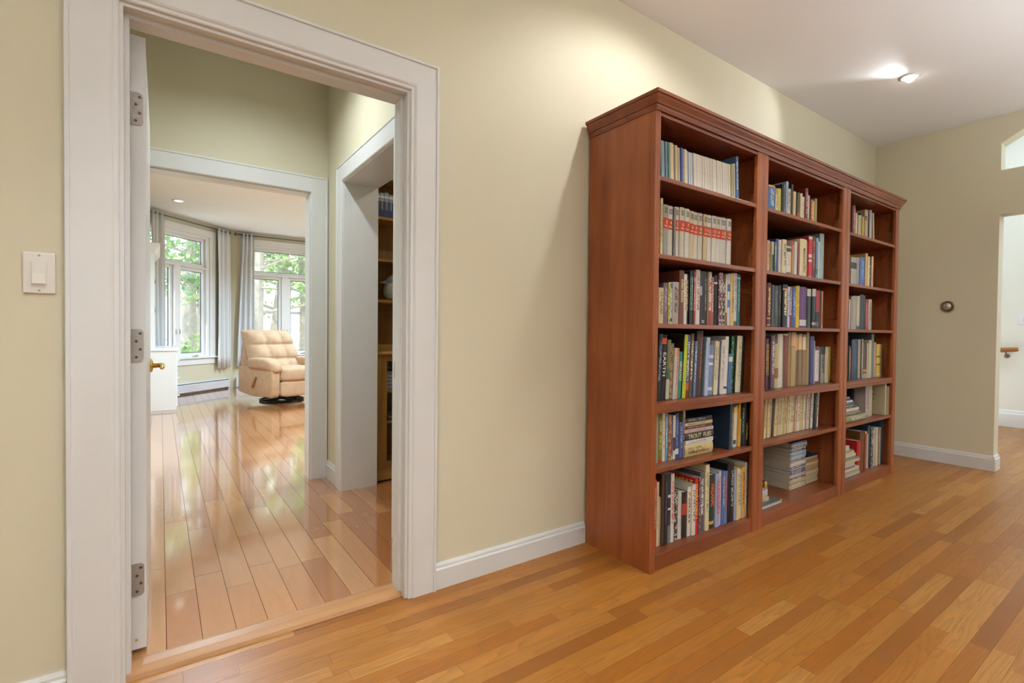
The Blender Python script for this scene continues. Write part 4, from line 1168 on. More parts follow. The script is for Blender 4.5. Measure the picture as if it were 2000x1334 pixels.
(2,4,3.4104,0.0580,1.506,0.3117,0,'353a6b','navy blue book',{'pc': '4a4570'}),
(2,4,3.4697,0.0175,1.506,0.2826,0,'84868a','slim grey book'),
(2,4,3.4889,0.0568,1.505,0.2446,0,'d0c6c0','short white book with red ends',{'b': [(0.9, 1, '7a2a3c'), (0, 0.07, '7a2a3c')], 'pc': 'a89c98'}),
(2,4,3.5465,0.0281,1.505,0.2370,0,'2f4a45','short dark green book'),
(2,4,3.5752,0.0674,1.505,0.2416,0,'8d8878','black and taupe book',{'b': [(0.8, 1, '26292a')], 'pc': '3a3630'}),
(2,4,3.6446,0.0479,1.504,0.2401,0,'cfc8b0','short ivory book'),
(2,4,3.6927,0.0235,1.504,0.2398,0,'c2ad45','short mustard book'),
(2,5,2.8764,0.0182,1.515,0.2411,4,'c8b78a','slim cream magazine',{'pc': '6f6048'}),
(2,5,2.8945,0.0209,1.515,0.2408,4,'c0a878','slim tan magazine',{'pc': '6f6048'}),
(2,5,2.9153,0.0264,1.515,0.2403,4,'cbb88c','straw magazine',{'pc': '6f6048'}),
(2,5,2.9416,0.0277,1.515,0.2398,4,'bf9f72','sand magazine',{'pc': '6f6048'}),
(2,5,2.9693,0.0248,1.515,0.2395,4,'241f1c','black magazine',{'pc': '444444'}),
(2,5,2.9940,0.0256,1.515,0.2391,4,'c7b48a','cream magazine',{'pc': '6f6048'}),
(2,5,3.0195,0.0275,1.515,0.2387,4,'c09a6c','ochre magazine',{'pc': '6f6048'}),
(2,5,3.0469,0.0306,1.515,0.2382,4,'b5b7a8','pale grey green magazine',{'pc': '6f6048'}),
(2,5,3.0774,0.0225,1.515,0.2380,4,'cdbb8a','slim straw magazine',{'pc': '6f6048'}),
(2,5,3.0998,0.0283,1.515,0.2375,4,'c0a070','tan magazine',{'pc': '6f6048'}),
(2,5,3.1280,0.0286,1.515,0.2370,4,'c3bf9f','pale sage magazine',{'pc': '6f6048'}),
(2,5,3.1566,0.0290,1.515,0.2366,4,'c9b88c','cream magazine',{'pc': '6f6048'}),
(2,5,3.1855,0.0352,1.515,0.2360,4,'ccc8aa','ivory magazine',{'pc': '6f6048'}),
(2,5,3.2206,0.0297,1.515,0.2356,4,'c4ad84','sand magazine',{'pc': '6f6048'}),
(2,5,3.2501,0.0300,1.515,0.2352,4,'c5a489','pinkish tan magazine',{'pc': '6f6048'}),
(2,5,3.2800,0.0303,1.515,0.2347,4,'d3cdbd','white black-lettered magazine',{'pc': '6f6048'}),
(2,5,3.3103,0.0245,1.515,0.2345,4,'c8b68c','slim cream magazine',{'pc': '6f6048'}),
(2,5,3.3347,0.0247,1.515,0.2341,4,'bfa67c','slim tan magazine',{'pc': '6f6048'}),
(2,5,3.3593,0.0312,1.515,0.2335,4,'d0c9aa','ivory magazine',{'pc': '6f6048'}),
(2,5,3.3905,0.0126,1.515,0.2336,4,'7f4f38','slim reddish brown magazine',{'pc': '6f6048'}),
(2,5,3.4030,0.0432,1.515,0.2325,4,'bfb3a8','pale lilac magazine',{'pc': '6f6048'}),
(2,5,3.4461,0.0180,1.515,0.2326,4,'6a3a55','slim purple magazine',{'pc': '6f6048'}),
(2,5,3.4641,0.0285,1.515,0.2320,4,'c9ccb4','slim white and green magazine',{'pc': '6f6048'}),
(2,5,3.4925,0.0183,1.515,0.2319,4,'7f8d50','slim olive green magazine',{'pc': '6f6048'}),
(2,5,3.5107,0.0369,1.515,0.2311,4,'2d3640','blackish navy magazine',{'pc': '6f6048'}),
(2,5,3.5475,0.0294,1.515,0.2308,4,'cdc9c0','slim white magazine',{'pc': '6f6048'}),
(3,1,4.0234,0.0129,1.510,0.2210,0,'3d2830','thin dark plum book'),
(3,1,4.0370,0.0312,1.510,0.2272,0,'96494f','rose red book',{'pc': 'c08a80'}),
(3,1,4.0700,0.0302,1.510,0.2172,0,'48708c','blue book'),
(3,1,4.1026,0.0259,1.510,0.1842,0,'cfc195','narrow cream book'),
(3,1,4.1304,0.0504,1.510,0.1717,0,'b3a98a','short greyish cream book',{'pc': '8a8068'}),
(3,1,4.1820,0.0286,1.510,0.1923,0,'3c3a22','dark olive book',{'b': [(0.88, 1, '22284a')]}),
(3,1,4.2121,0.0337,1.510,0.1957,0,'c8a02c','golden yellow book',{'b': [(0.88, 1, '2a3560')]}),
(3,1,4.2465,0.0404,1.510,0.2294,0,'b09468','tan book with dark emblem',{'b': [(0.72, 0.79, '5a4a2c'), (0.66, 0.7, '5a4a2c')]}),
(3,1,4.2884,0.0338,1.510,0.2346,0,'abb09c','pale sage book'),
(3,1,4.3238,0.0171,1.510,0.2364,0,'57484d','slim mauve book'),
(3,1,4.3417,0.0380,1.510,0.2400,0,'aea5ac','pale lilac book'),
(3,1,4.4048,0.0218,1.510,0.2252,-5,'c0ae88','slim cream booklet leaning against the row'),
(3,2,4.0216,0.0963,1.510,0.2036,0,'9f9788','wide grey book with black photo',{'b': [(0.6, 0.82, '2a2624')]}),
(3,2,4.1193,0.0490,1.510,0.2112,0,'8f8b80','grey book'),
(3,2,4.1697,0.0163,1.510,0.2145,0,'1c1c20','thin black book'),
(3,2,4.1874,0.0876,1.510,0.2209,0,'3f5f9c','wide blue book',{'pc': '6a88bb'}),
(3,2,4.2792,0.0395,1.510,0.2555,0,'c09a52','tall tan yellow book'),
(3,2,4.3207,0.0357,1.510,0.2366,0,'cdb77f','cream yellow book'),
(3,2,4.3579,0.0346,1.510,0.2384,0,'25292a','black book with photo blocks',{'b': [(0.68, 0.72, 'b8a890'), (0.36, 0.4, 'b87a58')]}),
(3,2,4.3940,0.0313,1.510,0.2437,0,'c5a070','apricot cream book'),
(3,3,4.0131,0.0220,1.510,0.2145,0,'b3b5ba','thin white glossy book'),
(3,3,4.0359,0.0248,1.510,0.2343,0,'9c8d7c','greyish book',{'pc': '6a5a4c'}),
(3,3,4.0619,0.0715,1.510,0.2415,0,'9d9078','wide taupe book'),
(3,3,4.1347,0.0500,1.510,0.2446,0,'b5ad95','pale book with white stripe',{'b': [(0.0, 0.1, '2f5070')]}),
(3,3,4.1858,0.0260,1.510,0.2565,0,'1f3a33','dark green book'),
(3,3,4.2132,0.0401,1.510,0.2577,0,'33332f','charcoal book'),
(3,3,4.2548,0.0308,1.510,0.2531,0,'1b1c1a','black book'),
(3,3,4.2906,0.0554,1.510,0.2263,0,'a33530','red book',{'b': [(0.88, 1, '8d1d1c'), (0, 0.1, '8d1d1c')]}),
(3,3,4.3495,0.0688,1.510,0.2308,0,'a89f8d','pale grey book',{'pc': '6f6858'}),
(3,4,4.0452,0.0129,1.520,0.2483,0,'3d5c55','thin teal book'),
(3,4,4.0588,0.0231,1.519,0.2360,0,'b0502c','slim orange red book',{'pc': 'e09a6a'}),
(3,4,4.0806,0.0247,1.519,0.2848,0,'2e3350','slim navy book'),
(3,4,4.1031,0.1008,1.518,0.2909,0,'1f4558','wide dark teal blue book',{'pc': '3c6478'}),
(3,4,4.2010,0.0516,1.516,0.2904,0,'a0917c','greyish beige book'),
(3,4,4.2518,0.0261,1.515,0.2942,0,'7d7060','taupe book with white tab',{'pc': 'cfc8c0'}),
(3,4,4.2776,0.0686,1.514,0.2620,0,'4a3524','dark brown picture book',{'b': [(0.18, 0.26, 'b08040'), (0.0, 0.14, 'a89a84')]}),
(3,4,4.3450,0.0301,1.513,0.2618,0,'b5a68a','slim cream book'),
(3,4,4.3736,0.0545,1.513,0.2860,0,'b8ab85','cream book'),
(3,4,4.4254,0.0505,1.512,0.3331,0,'566a6c','tall slate teal book'),
(3,4,4.4782,0.0446,1.511,0.2678,0,'a8835f','tan brown book'),
(3,4,4.5214,0.0817,1.509,0.2545,0,'c3a032','bright yellow book',{'b': [(0.6, 0.64, '2a2a20'), (0.36, 0.4, '2a2a20'), (0.05, 0.1, 'b8b8b0')]}),
(3,4,4.6015,0.0351,1.508,0.2542,0,'6a5848','greyish brown book'),
(3,4,4.6372,0.0225,1.508,0.2375,0,'523530','thin brown book'),
(3,5,4.2974,0.0666,1.500,0.2417,0,'a89c94','pale mauve spiral folder',{'pc': '7f5f60'}),
(3,5,4.3653,0.0814,1.500,0.2407,0,'b3a68c','cream paper bundle'),
(3,5,4.5537,0.0249,1.460,0.2410,0,'b5ab8a','cream book with printed front cover showing',{'d': 0.2, 'lines': 1}),
(3,5,4.5666,0.0518,1.455,0.2232,0,'7d6a4a','khaki book',{'d': 0.2}),
(3,6,4.1558,0.0653,1.499,0.2306,0,'b0141c','red book',{'d': 0.2}),
(3,6,4.2315,0.0788,1.502,0.2909,0,'6b421f','wide brown book',{'d': 0.22}),
(3,6,4.3079,0.0381,1.501,0.2843,0,'8a4a3c','reddish brown book with gold head',{'b': [(0.95, 1, 'd8a82a')]}),
(3,6,4.3459,0.0304,1.500,0.2612,0,'bdb08a','slim cream book'),
(3,6,4.3738,0.0410,1.499,0.3213,0,'33475c','blue grey book'),
(3,6,4.4139,0.0457,1.498,0.3028,0,'4a4543','dark photo spine book',{'pc': 'aaa49a', 'mot': 1}),
(3,6,4.4584,0.0400,1.497,0.2987,0,'b5ab98','ivory book'),
(3,6,4.4974,0.0383,1.496,0.2970,0,'bdb9a8','white book'),
(3,6,4.5353,0.0323,1.495,0.2894,0,'a8805c','copper tan book'),
(3,6,4.5672,0.0304,1.494,0.2885,0,'a38a68','tan book'),
(3,6,4.6229,0.0375,1.498,0.3414,0,'2f5070','tall blue book'),
]

# ------------------------------------------------------------------ wall plates
sw = empty('light_switch', (-0.269, YW, 1.16))
tag(sw, 'ivory rocker light switch on the yellow wall beside the doorway', 'switch')
cx, cz = -0.269, 1.220
MB().box(cx - 0.0335, cx + 0.0335, YW - 0.006, YW, cz - 0.056, cz + 0.056).build('cover_plate', M['plastic'], sw, bevel=0.003)
MB().box(cx - 0.0165, cx + 0.0165, YW - 0.0075, YW - 0.005, cz - 0.033, cz + 0.033).build('switch_frame', M['plastic'], sw, bevel=0.0008)
MB().prism([(YW - 0.0065, cz - 0.029), (YW - 0.0135, cz - 0.029), (YW - 0.009, cz), (YW - 0.0085, cz + 0.029), (YW - 0.0065, cz + 0.029)], 'x', cx - 0.0135, cx + 0.0135).build('rocker', M['plastic'], sw)
for dz in (-0.0475, 0.0475):
    MB().lathe([(0.0001, 0), (0.003, 0), (0.003, 0.001), (0.0001, 0.001)], (cx, YW - 0.0068, cz + dz), 'y', 10).build('screw', M['hinge'], sw)

th = empty('thermostat', (XE, 1.311, 1.288))
tag(th, 'round bronze rimmed thermostat on the end wall', 'thermostat')
MB().lathe([(0.0001, 0), (0.046, 0), (0.047, 0.004), (0.043, 0.012), (0.038, 0.013), (0.036, 0.010), (0.0001, 0.010)], (XE, 1.311, 1.331), (-1, 0, 0), 32).build('ring', M['bronze'], th, smooth=True)
MB().lathe([(0.0001, 0), (0.030, 0), (0.030, 0.010), (0.022, 0.017), (0.0001, 0.019)], (XE - 0.009, 1.311, 1.331), (-1, 0, 0), 28).build('dial', M['steel'], th, smooth=True)

sw2 = empty('light_switch', (8.35, 1.30, 1.24))
tag(sw2, 'white rocker light switch on the pale hall wall above the handrail', 'switch')
MB().box(8.344, 8.35, 1.235, 1.355, 1.235, 1.355).build('cover_plate', M['white'], sw2, bevel=0.003)
MB().box(8.338, 8.345, 1.275, 1.315, 1.262, 1.328).build('rocker', M['plastic'], sw2, bevel=0.002)

hr = empty('handrail', (8.28, 1.5, 0.88))
tag(hr, 'wooden handrail ending on the pale hall wall', 'handrail')
MB().tube([(8.27, 2.30, 0.945), (8.27, 1.75, 0.925), (8.27, 1.52, 0.920), (8.27, 1.38, 0.930), (8.27, 1.335, 0.936)], [0.028, 0.028, 0.028, 0.028, 0.024], 12).build('rail', M['rail'], hr, smooth=True)
br = MB().tube([(8.27, 1.44, 0.905), (8.275, 1.44, 0.875), (8.30, 1.44, 0.855), (8.345, 1.44, 0.85)], 0.009, 8)
br.lathe([(0.0001, 0), (0.026, 0), (0.024, 0.008), (0.0001, 0.008)], (8.341, 1.44, 0.85), 'x', 16)
br.build('bracket', M['bronze'], hr)

# ------------------------------------------------------------------ cherry bookcases
BY0, BY1 = 1.43, 1.84
ZS = {1: 1.777, 2: 1.431, 3: 1.119, 4: 0.756, 5: 0.464, 6: 0.072}


def stile(parent, x0, x1):
    """front post with a rounded bead on each edge"""
    wd = x1 - x0
    pr = [(x0, 1.452), (x0, 1.434), (x0 + 0.004, 1.430), (x0 + 0.010, 1.430), (x0 + 0.012, 1.433), (x0 + 0.014, 1.430), (x1 - 0.014, 1.430), (x1 - 0.012, 1.433), (x1 - 0.010, 1.430), (x1 - 0.004, 1.430), (x1, 1.434), (x1, 1.452)]
    return MB().prism(pr, 'z', 0.0, 2.055).build('stile', M['cherry'], parent)


def cornice(parent, x0, x1, left, right):
    prof = [(0.0, 2.055), (0.004, 2.055), (0.008, 2.068), (0.008, 2.078), (0.013, 2.080), (0.016, 2.088), (0.026, 2.104), (0.029, 2.112), (0.035, 2.115), (0.036, 2.128), (0.0, 2.128)]
    path = []
    if left:
        path.append((x0, BY1, -1, 0))
    path.append((x0, BY0, -1 if left else 0, -1))
    path.append((x1, BY0, 1 if right else 0, -1))
    if right:
        path.append((x1, BY1, 1, 0))
    rings = [[(x + dx * o, y + dy * o, z) for o, z in prof] for x, y, dx, dy in path]
    MB().sweep(rings).build('cornice', M['cherry_x'], parent)


def unit(label, x0, x1, bays, left, right):
    root = empty('bookcase', ((x0 + x1) / 2, (BY0 + BY1) / 2, 0))
    tag(root, label, 'bookcase')
    MB().box(x0, bays[0][0], 1.452, BY1, 0, 2.055).build('side_panel', M['cherry'], root)
    MB().box(bays[-1][1], x1, 1.452, BY1, 0, 2.055).build('side_panel', M['cherry'], root)
    for a, b in zip(bays[:-1], bays[1:]):
        MB().box(a[1], b[0], 1.452, 1.828, 0.072, 2.04).build('divider', M['cherry'], root)
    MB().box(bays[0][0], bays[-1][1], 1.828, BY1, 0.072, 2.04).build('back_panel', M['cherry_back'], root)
    MB().box(bays[0][0], bays[-1][1], BY0 + 0.004, BY1, 2.038, 2.055).build('top_panel', M['cherry_x'], root)
    MB().box(x0 - 0.002 if left else x0, x1 + 0.002 if right else x1, BY0, BY1, 2.1285, 2.134).build('top_board', M['cherry_x'], root)
    cornice(root, x0, x1, left, right)
    for bi, (a, b) in enumerate(bays):
        MB().box(a, b, BY0 + 0.006, BY0 + 0.024, 0.0, 0.066).build('kick_board', M['cherry_x'], root, bevel=0.002)
        for k, z in ZS.items():
            t = 0.006 if k == 6 else 0.021
            s = MB()
            if k in (4, 6):
                s.box(a + 0.001, b - 0.001, BY0 + 0.004, 1.8275, z - t - (0.002 if k == 4 else 0), z)
                if k == 4:
                    s.box(a + 0.001, b - 0.001, BY0 + 0.004, BY0 + 0.024, z - 0.044, z - t - 0.002)
            else:
                n = 10
                sag = 0.0045
                L = b - a - 0.006
                rings = []
                for q in range(n + 1):
                    x = a + 0.003 + L * q / n
                    dz = 0
                    rings.append([(x, BY0 + 0.006, z - t + dz), (x, 1.8275, z - t + dz), (x, 1.8275, z + dz), (x, BY0 + 0.006, z + dz)])
                s.sweep(rings)
            so = s.build('shelf', M['cherry_x'], root, bevel=0.002)
            if k in (1, 2, 3, 5):
                for xx in (a + 0.001, b - 0.009):
                    MB().box(xx, xx + 0.008, 1.475, 1.487, z - t - 0.009, z - t - 0.0005).build('shelf_pin', M['steel'], so)
        hm = MB()
        for xx, sg in ((a, 1), (b, -1)):
            for yy in (1.482, 1.775):
                z = 0.16
                while z < 1.95:
                    if all(abs(z - q) > 0.045 for q in ZS.values()):
                        hm.lathe([(0.0001, 0), (0.003, 0), (0.003, 0.0006), (0.0001, 0.0006)], (xx, yy, z), (sg, 0, 0), 8)
                    z += 0.032
        ho = hm.build('pin_hole_rows', M['dark_hole'], root)
        ho['kind'] = 'stuff'
        if b < 4:
            MB().lathe([(0.0001, 0), (0.008, 0), (0.007, 0.005), (0.0001, 0.006)], (b, 1.468, 2.012), (-1, 0, 0), 14).build('cap_bolt', M['steel'], root, smooth=True)
    return root


u1 = unit('wide two-bay cherry stained bookcase nearest the doorway', 1.775, 3.737, [(1.797, 2.664), (2.686, 3.722)], True, False)
for a, b in ((1.775, 1.810), (2.620, 2.6735), (2.6745, 2.728), (3.682, 3.737)):
    stile(u1, a, b)
u2 = unit('single-bay cherry stained bookcase at the corner end of the wall', 3.739, 4.685, [(3.755, 4.665)], False, True)
for a, b in ((3.739, 3.797), (4.628, 4.685)):
    stile(u2, a, b)

# ------------------------------------------------------------------ books
DG = bpy.context.evaluated_depsgraph_get


def gain(c, g=1.15):
    return tuple(min(0.86, x * g) for x in c)


TEXT_CACHE = {}


def text_verts(txt, bold=False):
    key = txt
    if key not in TEXT_CACHE:
        cu = bpy.data.curves.new('t', 'FONT')
        cu.body = txt
        cu.fill_mode = 'FRONT'
        cu.resolution_u = 2
        cu.offset = 0.012
        ob = bpy.data.objects.new('t', cu)
        COL.objects.link(ob)
        me = bpy.data.meshes.new_from_object(ob.evaluated_get(DG()))
        vs = [v.co.copy() for v in me.vertices]
        fs = [tuple(p.vertices) for p in me.polygons]
        bpy.data.objects.remove(ob)
        bpy.data.curves.remove(cu)
        bpy.data.meshes.remove(me)
        lo = [min(v[i] for v in vs) for i in range(2)]
        hi = [max(v[i] for v in vs) for i in range(2)]
        sx, sy = hi[0] - lo[0], hi[1] - lo[1]
        TEXT_CACHE[key] = ([((v.x - lo[0]) / sx - 0.5, (v.y - lo[1]) / sy - 0.5) for v in vs], fs)
    return TEXT_CACHE[key]


def lettering(parent, txt, centre, ax, ay, length, height, colour, name='title'):
    vs, fs = text_verts(txt)
    c, ax, ay = Vector(centre), Vector(ax), Vector(ay)
    mb = MB()
    mb.add([c + ax * (length * a) + ay * (height * b) for a, b in vs], fs)
    o = mb.build(name, M['ink'], parent, local=True, recalc=False)
    o.color = (*gain(srgb(colour), 1.3), 1)
    return o


def make_book(wd, dp, ht, col, opt, name='book'):
    """origin at the lower corner of the spine; thickness along x, spine at y = 0, height along z"""
    hard = wd > 0.024 and not opt.get('soft')
    t = 0.0025 if hard else 0.0005
    bulge = min(0.006, wd * 0.12) if hard else 0.0004
    n = 6 if hard else 2
    wd -= 0.0006
    arc = [(wd * i / n, -bulge * (1 - (2 * i / n - 1) ** 2)) for i in range(n + 1)]
    outer = [(0, dp)] + arc + [(wd, dp)]
    inn = []
    for i, (x, y) in enumerate(outer):
        if i == 0:
            inn.append((t, dp))
        elif i == len(outer) - 1:
            inn.append((wd - t, dp))
        else:
            inn.append((min(max(x, t), wd - t), y + t + bulge * 0.2))
    k = len(outer)
    vs, fs = [], []
    for z in (0, ht):
        vs += [(x, y, z) for x, y in outer] + [(x, y, z) for x, y in inn]
    for i in range(k - 1):
        fs.append((i, i + 1, 2 * k + i + 1, 2 * k + i))
        fs.append((k + i + 1, k + i, 3 * k + i, 3 * k + i + 1))
        fs.append((i + 1, i, k + i, k + i + 1))
        fs.append((2 * k + i, 2 * k + i + 1, 3 * k + i + 1, 3 * k + i))
    fs.append((0, 2 * k, 3 * k, k))
    fs.append((k - 1, 2 * k - 1, 4 * k - 1, 3 * k - 1))
    mb = MB()
    mb.add(vs, fs)
    dummy = None
    me = bpy.data.meshes.new(name)
    me.from_pydata(vs, [], fs)
    me.materials.append(M['book'])
    o = bpy.data.objects.new(name, me)
    COL.objects.link(o)
    o.color = (*gain(srgb(col)), 1)
    o['print_colour'] = [float(x) for x in gain(srgb(opt.get('pc', 'ffffff')), 1.3)]
    o['print_style'] = 2.0 if opt.get('mot') else (1.0 if opt.get('pc') else 0.0)
    g = 0.003 if hard else 0.0004
    if wd > 0.004:
        MB().box(t, wd - t, 0.003 if hard else 0.0006, dp - g, g, ht - g).build('pages', M['paper'], o, local=True, recalc=False)
    for z0, z1, c in opt.get('b', []):
        pr = [(x, y - 0.0005) for x, y in arc]
        x0, x1 = pr[0][0], pr[-1][0]
        vs = [(x, y, z * ht) for z in (z0, z1) for x, y in pr]
        nn = len(pr)
        bd = MB()
        bd.add(vs, [(i, i + 1, nn + i + 1, nn + i) for i in range(nn - 1)])
        bo = bd.build('spine_band', M['ink'], o, local=True, recalc=False)
        bo.color = (*gain(srgb(c)), 1)
    if 't' in opt:
        lettering(o, opt['t'], (wd / 2, -bulge - 0.0009, opt['tz'] * ht), (0, 0, -1), (1, 0, 0), opt['tl'] * ht, min(wd * 0.62, 0.03), opt['tc'])
    if 'num' in opt:
        nw = wd * (0.32 if len(opt['num']) == 1 else 0.55)
        lettering(o, opt['num'], (wd / 2, -bulge - 0.0016, 0.675 * ht), (1, 0, 0), (0, 0, 1), nw, ht * 0.07, 'e0c070', 'numeral')
        pr = [(x, y - 0.0009) for x, y in arc]
        for zz, cc in ((0.60, 'd8b866'), (0.585, 'd8b866'), (0.87, '4a443c'), (0.90, '4a443c'), (0.845, '4a443c'), (0.925, '4a443c')):
            nn = len(pr) - 2
            bd = MB()
            bd.add([(x, y, z) for z in (zz * ht, zz * ht + 0.0035) for x, y in pr[1:-1]], [(i, i + 1, nn + i + 1, nn + i) for i in range(nn - 1)])
            bo = bd.build('printed_line', M['ink'], o, local=True, recalc=False)
            bo.color = (*srgb(cc), 1)
    if 'cov' in opt:
        lettering(o, opt['cov'], (-0.0006, dp * 0.46, ht * 0.90), (0, -1, 0), (0, 0, 1), dp * 0.80, ht * 0.11, 'e8d03a', 'cover_title')
    if 'lc' in opt:
        q = MB().box(-0.0006, -0.0001, 0.001, dp - 0.001, 0.001, ht - 0.001).build('front_cover_print', M['ink'], o, local=True)
        q.color = (*srgb(opt['lc']), 1)
    if 'lines' in opt:
        for q in range(6):
            bd = MB()
            z = ht * (0.78 - 0.075 * q)
            bd.add([(-0.0005, dp * 0.9, z), (-0.0005, dp * (0.35 + 0.1 * (q % 2)), z), (-0.0005, dp * (0.35 + 0.1 * (q % 2)), z + 0.006), (-0.0005, dp * 0.9, z + 0.006)], [(0, 1, 2, 3)])
            bd.build('printed_line', M['ink'], o, local=True, recalc=False).color = (*srgb('6f6a58'), 1)
    return o


ORD = ['top', 'second', 'third', 'fourth', 'fifth', 'bottom']
BAYN = {1: 'near bay', 2: 'middle bay', 3: 'far bay'}
STOP = ('slim', 'narrow', 'wide', 'tall', 'short', 'thin', 'thick', 'small', 'large', 'medium')


def short(look):
    ws = [q for q in look.replace(',', '').split() if q not in STOP]
    out = []
    for q in ws:
        if q in ('book', 'journal', 'paperback', 'hardback', 'magazine', 'binder', 'booklet', 'volume', 'folder', 'with', 'titled', 'cloth', 'photo', 'spine'):
            break
        out.append(q)
    out = out[:2]
    if out and out[-1] == 'and':
        out = out[:-1]
    return ' '.join(out)


looks = {}
for b in BOOKS:
    looks.setdefault((b[0], b[1]), []).append((b[2], b[8]))
for v_ in looks.values():
    v_.sort()
all_looks = [b[8] for b in BOOKS]
used = {}


def book_label(b):
    look = b[8]
    place = '%s shelf of the %s' % (ORD[b[1] - 1], BAYN[b[0]])
    if look == 'WHITE':
        return 'slim white journal in the solid white run on the %s' % place
    if all_looks.count(look) == 1 and len(look.split()) >= 5:
        lab = '%s, %s' % (look, place)
    else:
        row = looks[(b[0], b[1])]
        i = [q[0] for q in row].index(b[2])
        pv = short(row[i - 1][1]) if i > 0 else ''
        nx = short(row[i + 1][1]) if i < len(row) - 1 else ''
        pv, nx = ('white' if q == 'WHITE' else q for q in (pv, nx))
        if pv and nx:
            lab = '%s between %s and %s ones, %s' % (look, pv, nx, place)
        else:
            lab = '%s %s the row beside the %s one, %s' % (look, 'starting' if not pv else 'ending', pv or nx, place)
    if len(lab.split()) > 16:
        lab = '%s, %s' % (look, place)
    n = used.get(lab, 0)
    used[lab] = n + 1
    if n:
        lab += ', again'
    return lab


rb = random.Random(3)
for b in BOOKS:
    bay, sh, x, wd, y, h, tilt, col, look = b[:9]
    opt = b[9] if len(b) > 9 else {}
    dp = opt.get('d', min(0.25, max(0.13, h * (0.74 if opt.get('vol') else 0.70) + rb.uniform(-0.01, 0.01))))
    z = ZS[sh] + 0.0008
    jit = rb.uniform(-0.006, 0.004) if not (look == 'WHITE' or 'y' in opt) else rb.uniform(-0.0015, 0.0015)
    nm = 'journal' if ('journal' in look or look == 'WHITE') else ('magazine' if 'magazine' in look else 'book')
    if y + jit + dp > 1.82:
        dp = 1.82 - y - jit
    o = make_book(wd, dp, h, col, opt, nm)
    t = R(tilt)
    # pivot on the lower corner that carries the book
    lift = math.sin(abs(t)) * wd if t > 0 else 0.0
    dx = 0.0 if t >= 0 else wd * (1 - math.cos(t))
    o.location = (x + dx, y + jit, z + lift)
    if t < 0:
        o.location.z = z
        o.rotation_euler = (0, t, 0)
        o.location.z += 0.0
        # leaning left: the left corner carries it
    else:
        o.rotation_euler = (0, t, 0)
    tag(o, book_label(b), 'journal' if nm == 'journal' else ('magazine' if nm == 'magazine' else 'book'), '%s shelf books, %s' % (ORD[sh - 1], BAYN[bay]))


def flat_book(x0, x1, y0, y1, z0, z1, col, label, opt=None, cat='book', group=None, rz=0.0):
    o = make_book(z1 - z0, y1 - y0, x1 - x0, col, opt or {}, cat)
    o.rotation_euler = (0, R(-90), 0)
    o.location = (x1, y0, z0 + 0.0003)
    if rz:
        o.rotation_euler = Euler((0, R(-90), 0)).to_matrix().to_euler()
        mw = Matrix.Rotation(rz, 3, 'Z') @ Euler((0, R(-90), 0)).to_matrix()
        o.rotation_euler = mw.to_euler()
    tag(o, label, cat, group)
    return o


# lying stack, fifth shelf of the near bay
g = 'books lying flat on the fifth shelf, near bay'
zz = ZS[5] + 0.0008
for hgt, x0, x1, col, lab, opt in (
        (0.060, 2.100, 2.335, 'c2b07a', 'thick tan fishing book at the bottom of the flat stack', dict(pc='7a5a3a')),
        (0.021, 2.104, 2.336, 'c8c6c4', 'white book lying under TROUT FLIES', dict(pc='8d8c90')),
        (0.036, 2.100, 2.340, '2b2a28', 'black book titled TROUT FLIES lying in the flat stack', dict(t='TROUT  FLIES', tc='d8c79a', tz=.5, tl=.80)),
        (0.017, 2.098, 2.342, 'b89a98', 'dusty pink book lying on TROUT FLIES', dict(pc='8a6a70')),
        (0.016, 2.104, 2.330, '50403a', 'dark brown book lying over the pink one', dict(pc='8f8078')),
        (0.015, 2.100, 2.332, 'bfae84', 'cream book lying near the top of the flat stack', dict(pc='5c4a38')),
        (0.022, 2.106, 2.330, '2a2830', 'dark book on top of the flat stack with TROUT FLIES', dict(pc='7f7a80'))):
    ln = lab
    o = flat_book(x0, x1, 1.488 + rb.uniform(0, 0.006), 1.66, zz, zz + hgt, col, ln, opt, 'book', g)
    if 'fishing' in lab:
        lettering(o, 'Fishing Handbook', (hgt * 0.33, -0.0075, (x1 - x0) * 0.5), (0, 0, -1), (1, 0, 0), 0.16, 0.017, '7a4a30')
    zz += hgt + 0.0006

# magazine stacks, bottom shelf of the middle bay
g = 'magazines in the tall stack on the bottom shelf, middle bay'
zz = ZS[6] + 0.0008
mc = ['b0a070', 'bdb8a6', '8f8c84', 'c09a66', 'b5a27a', '4a4a60', 'b8a68e', 'a8927c', '3c446c', '4a5a8a', '8a8880', '5a6478', 'bfa88a', 'd0cdc8', '9aa09c', '65706c', 'b59a86', '88a0b5', '6a90b0', 'a8b0b8', '4a4a58', '9098a0', '7a8088', 'c0c4c8', '5a6a80']
names = ['mustard', 'cream', 'grey', 'apricot', 'sand', 'dark slate', 'beige', 'rose beige', 'navy', 'royal blue', 'ash grey', 'slate blue', 'peach', 'white', 'pale sage', 'grey green', 'dusty pink', 'powder blue', 'sky blue', 'silver blue', 'charcoal', 'steel grey', 'mid grey', 'silver white', 'blue grey']
pl = ['lowest', 'second lowest', 'third from the base', 'fourth from the base', 'fifth from the base']
for i, c in enumerate(mc):
    hgt = 0.0117
    ox = rb.uniform(-0.004, 0.004) + (0.012 if i > 21 else 0)
    flat_book(3.312 + ox, 3.522 + ox, 1.563 + rb.uniform(-0.004, 0.004), 1.822, zz, zz + hgt, c, '%s spined magazine lying in the taller stack, bottom shelf, middle bay' % names[i], dict(soft=1, pc='d8d2c8'), 'magazine', g)
    zz += hgt + 0.0003
g = 'magazines in the low stack on the bottom shelf, middle bay'
zz = ZS[6] + 0.0008
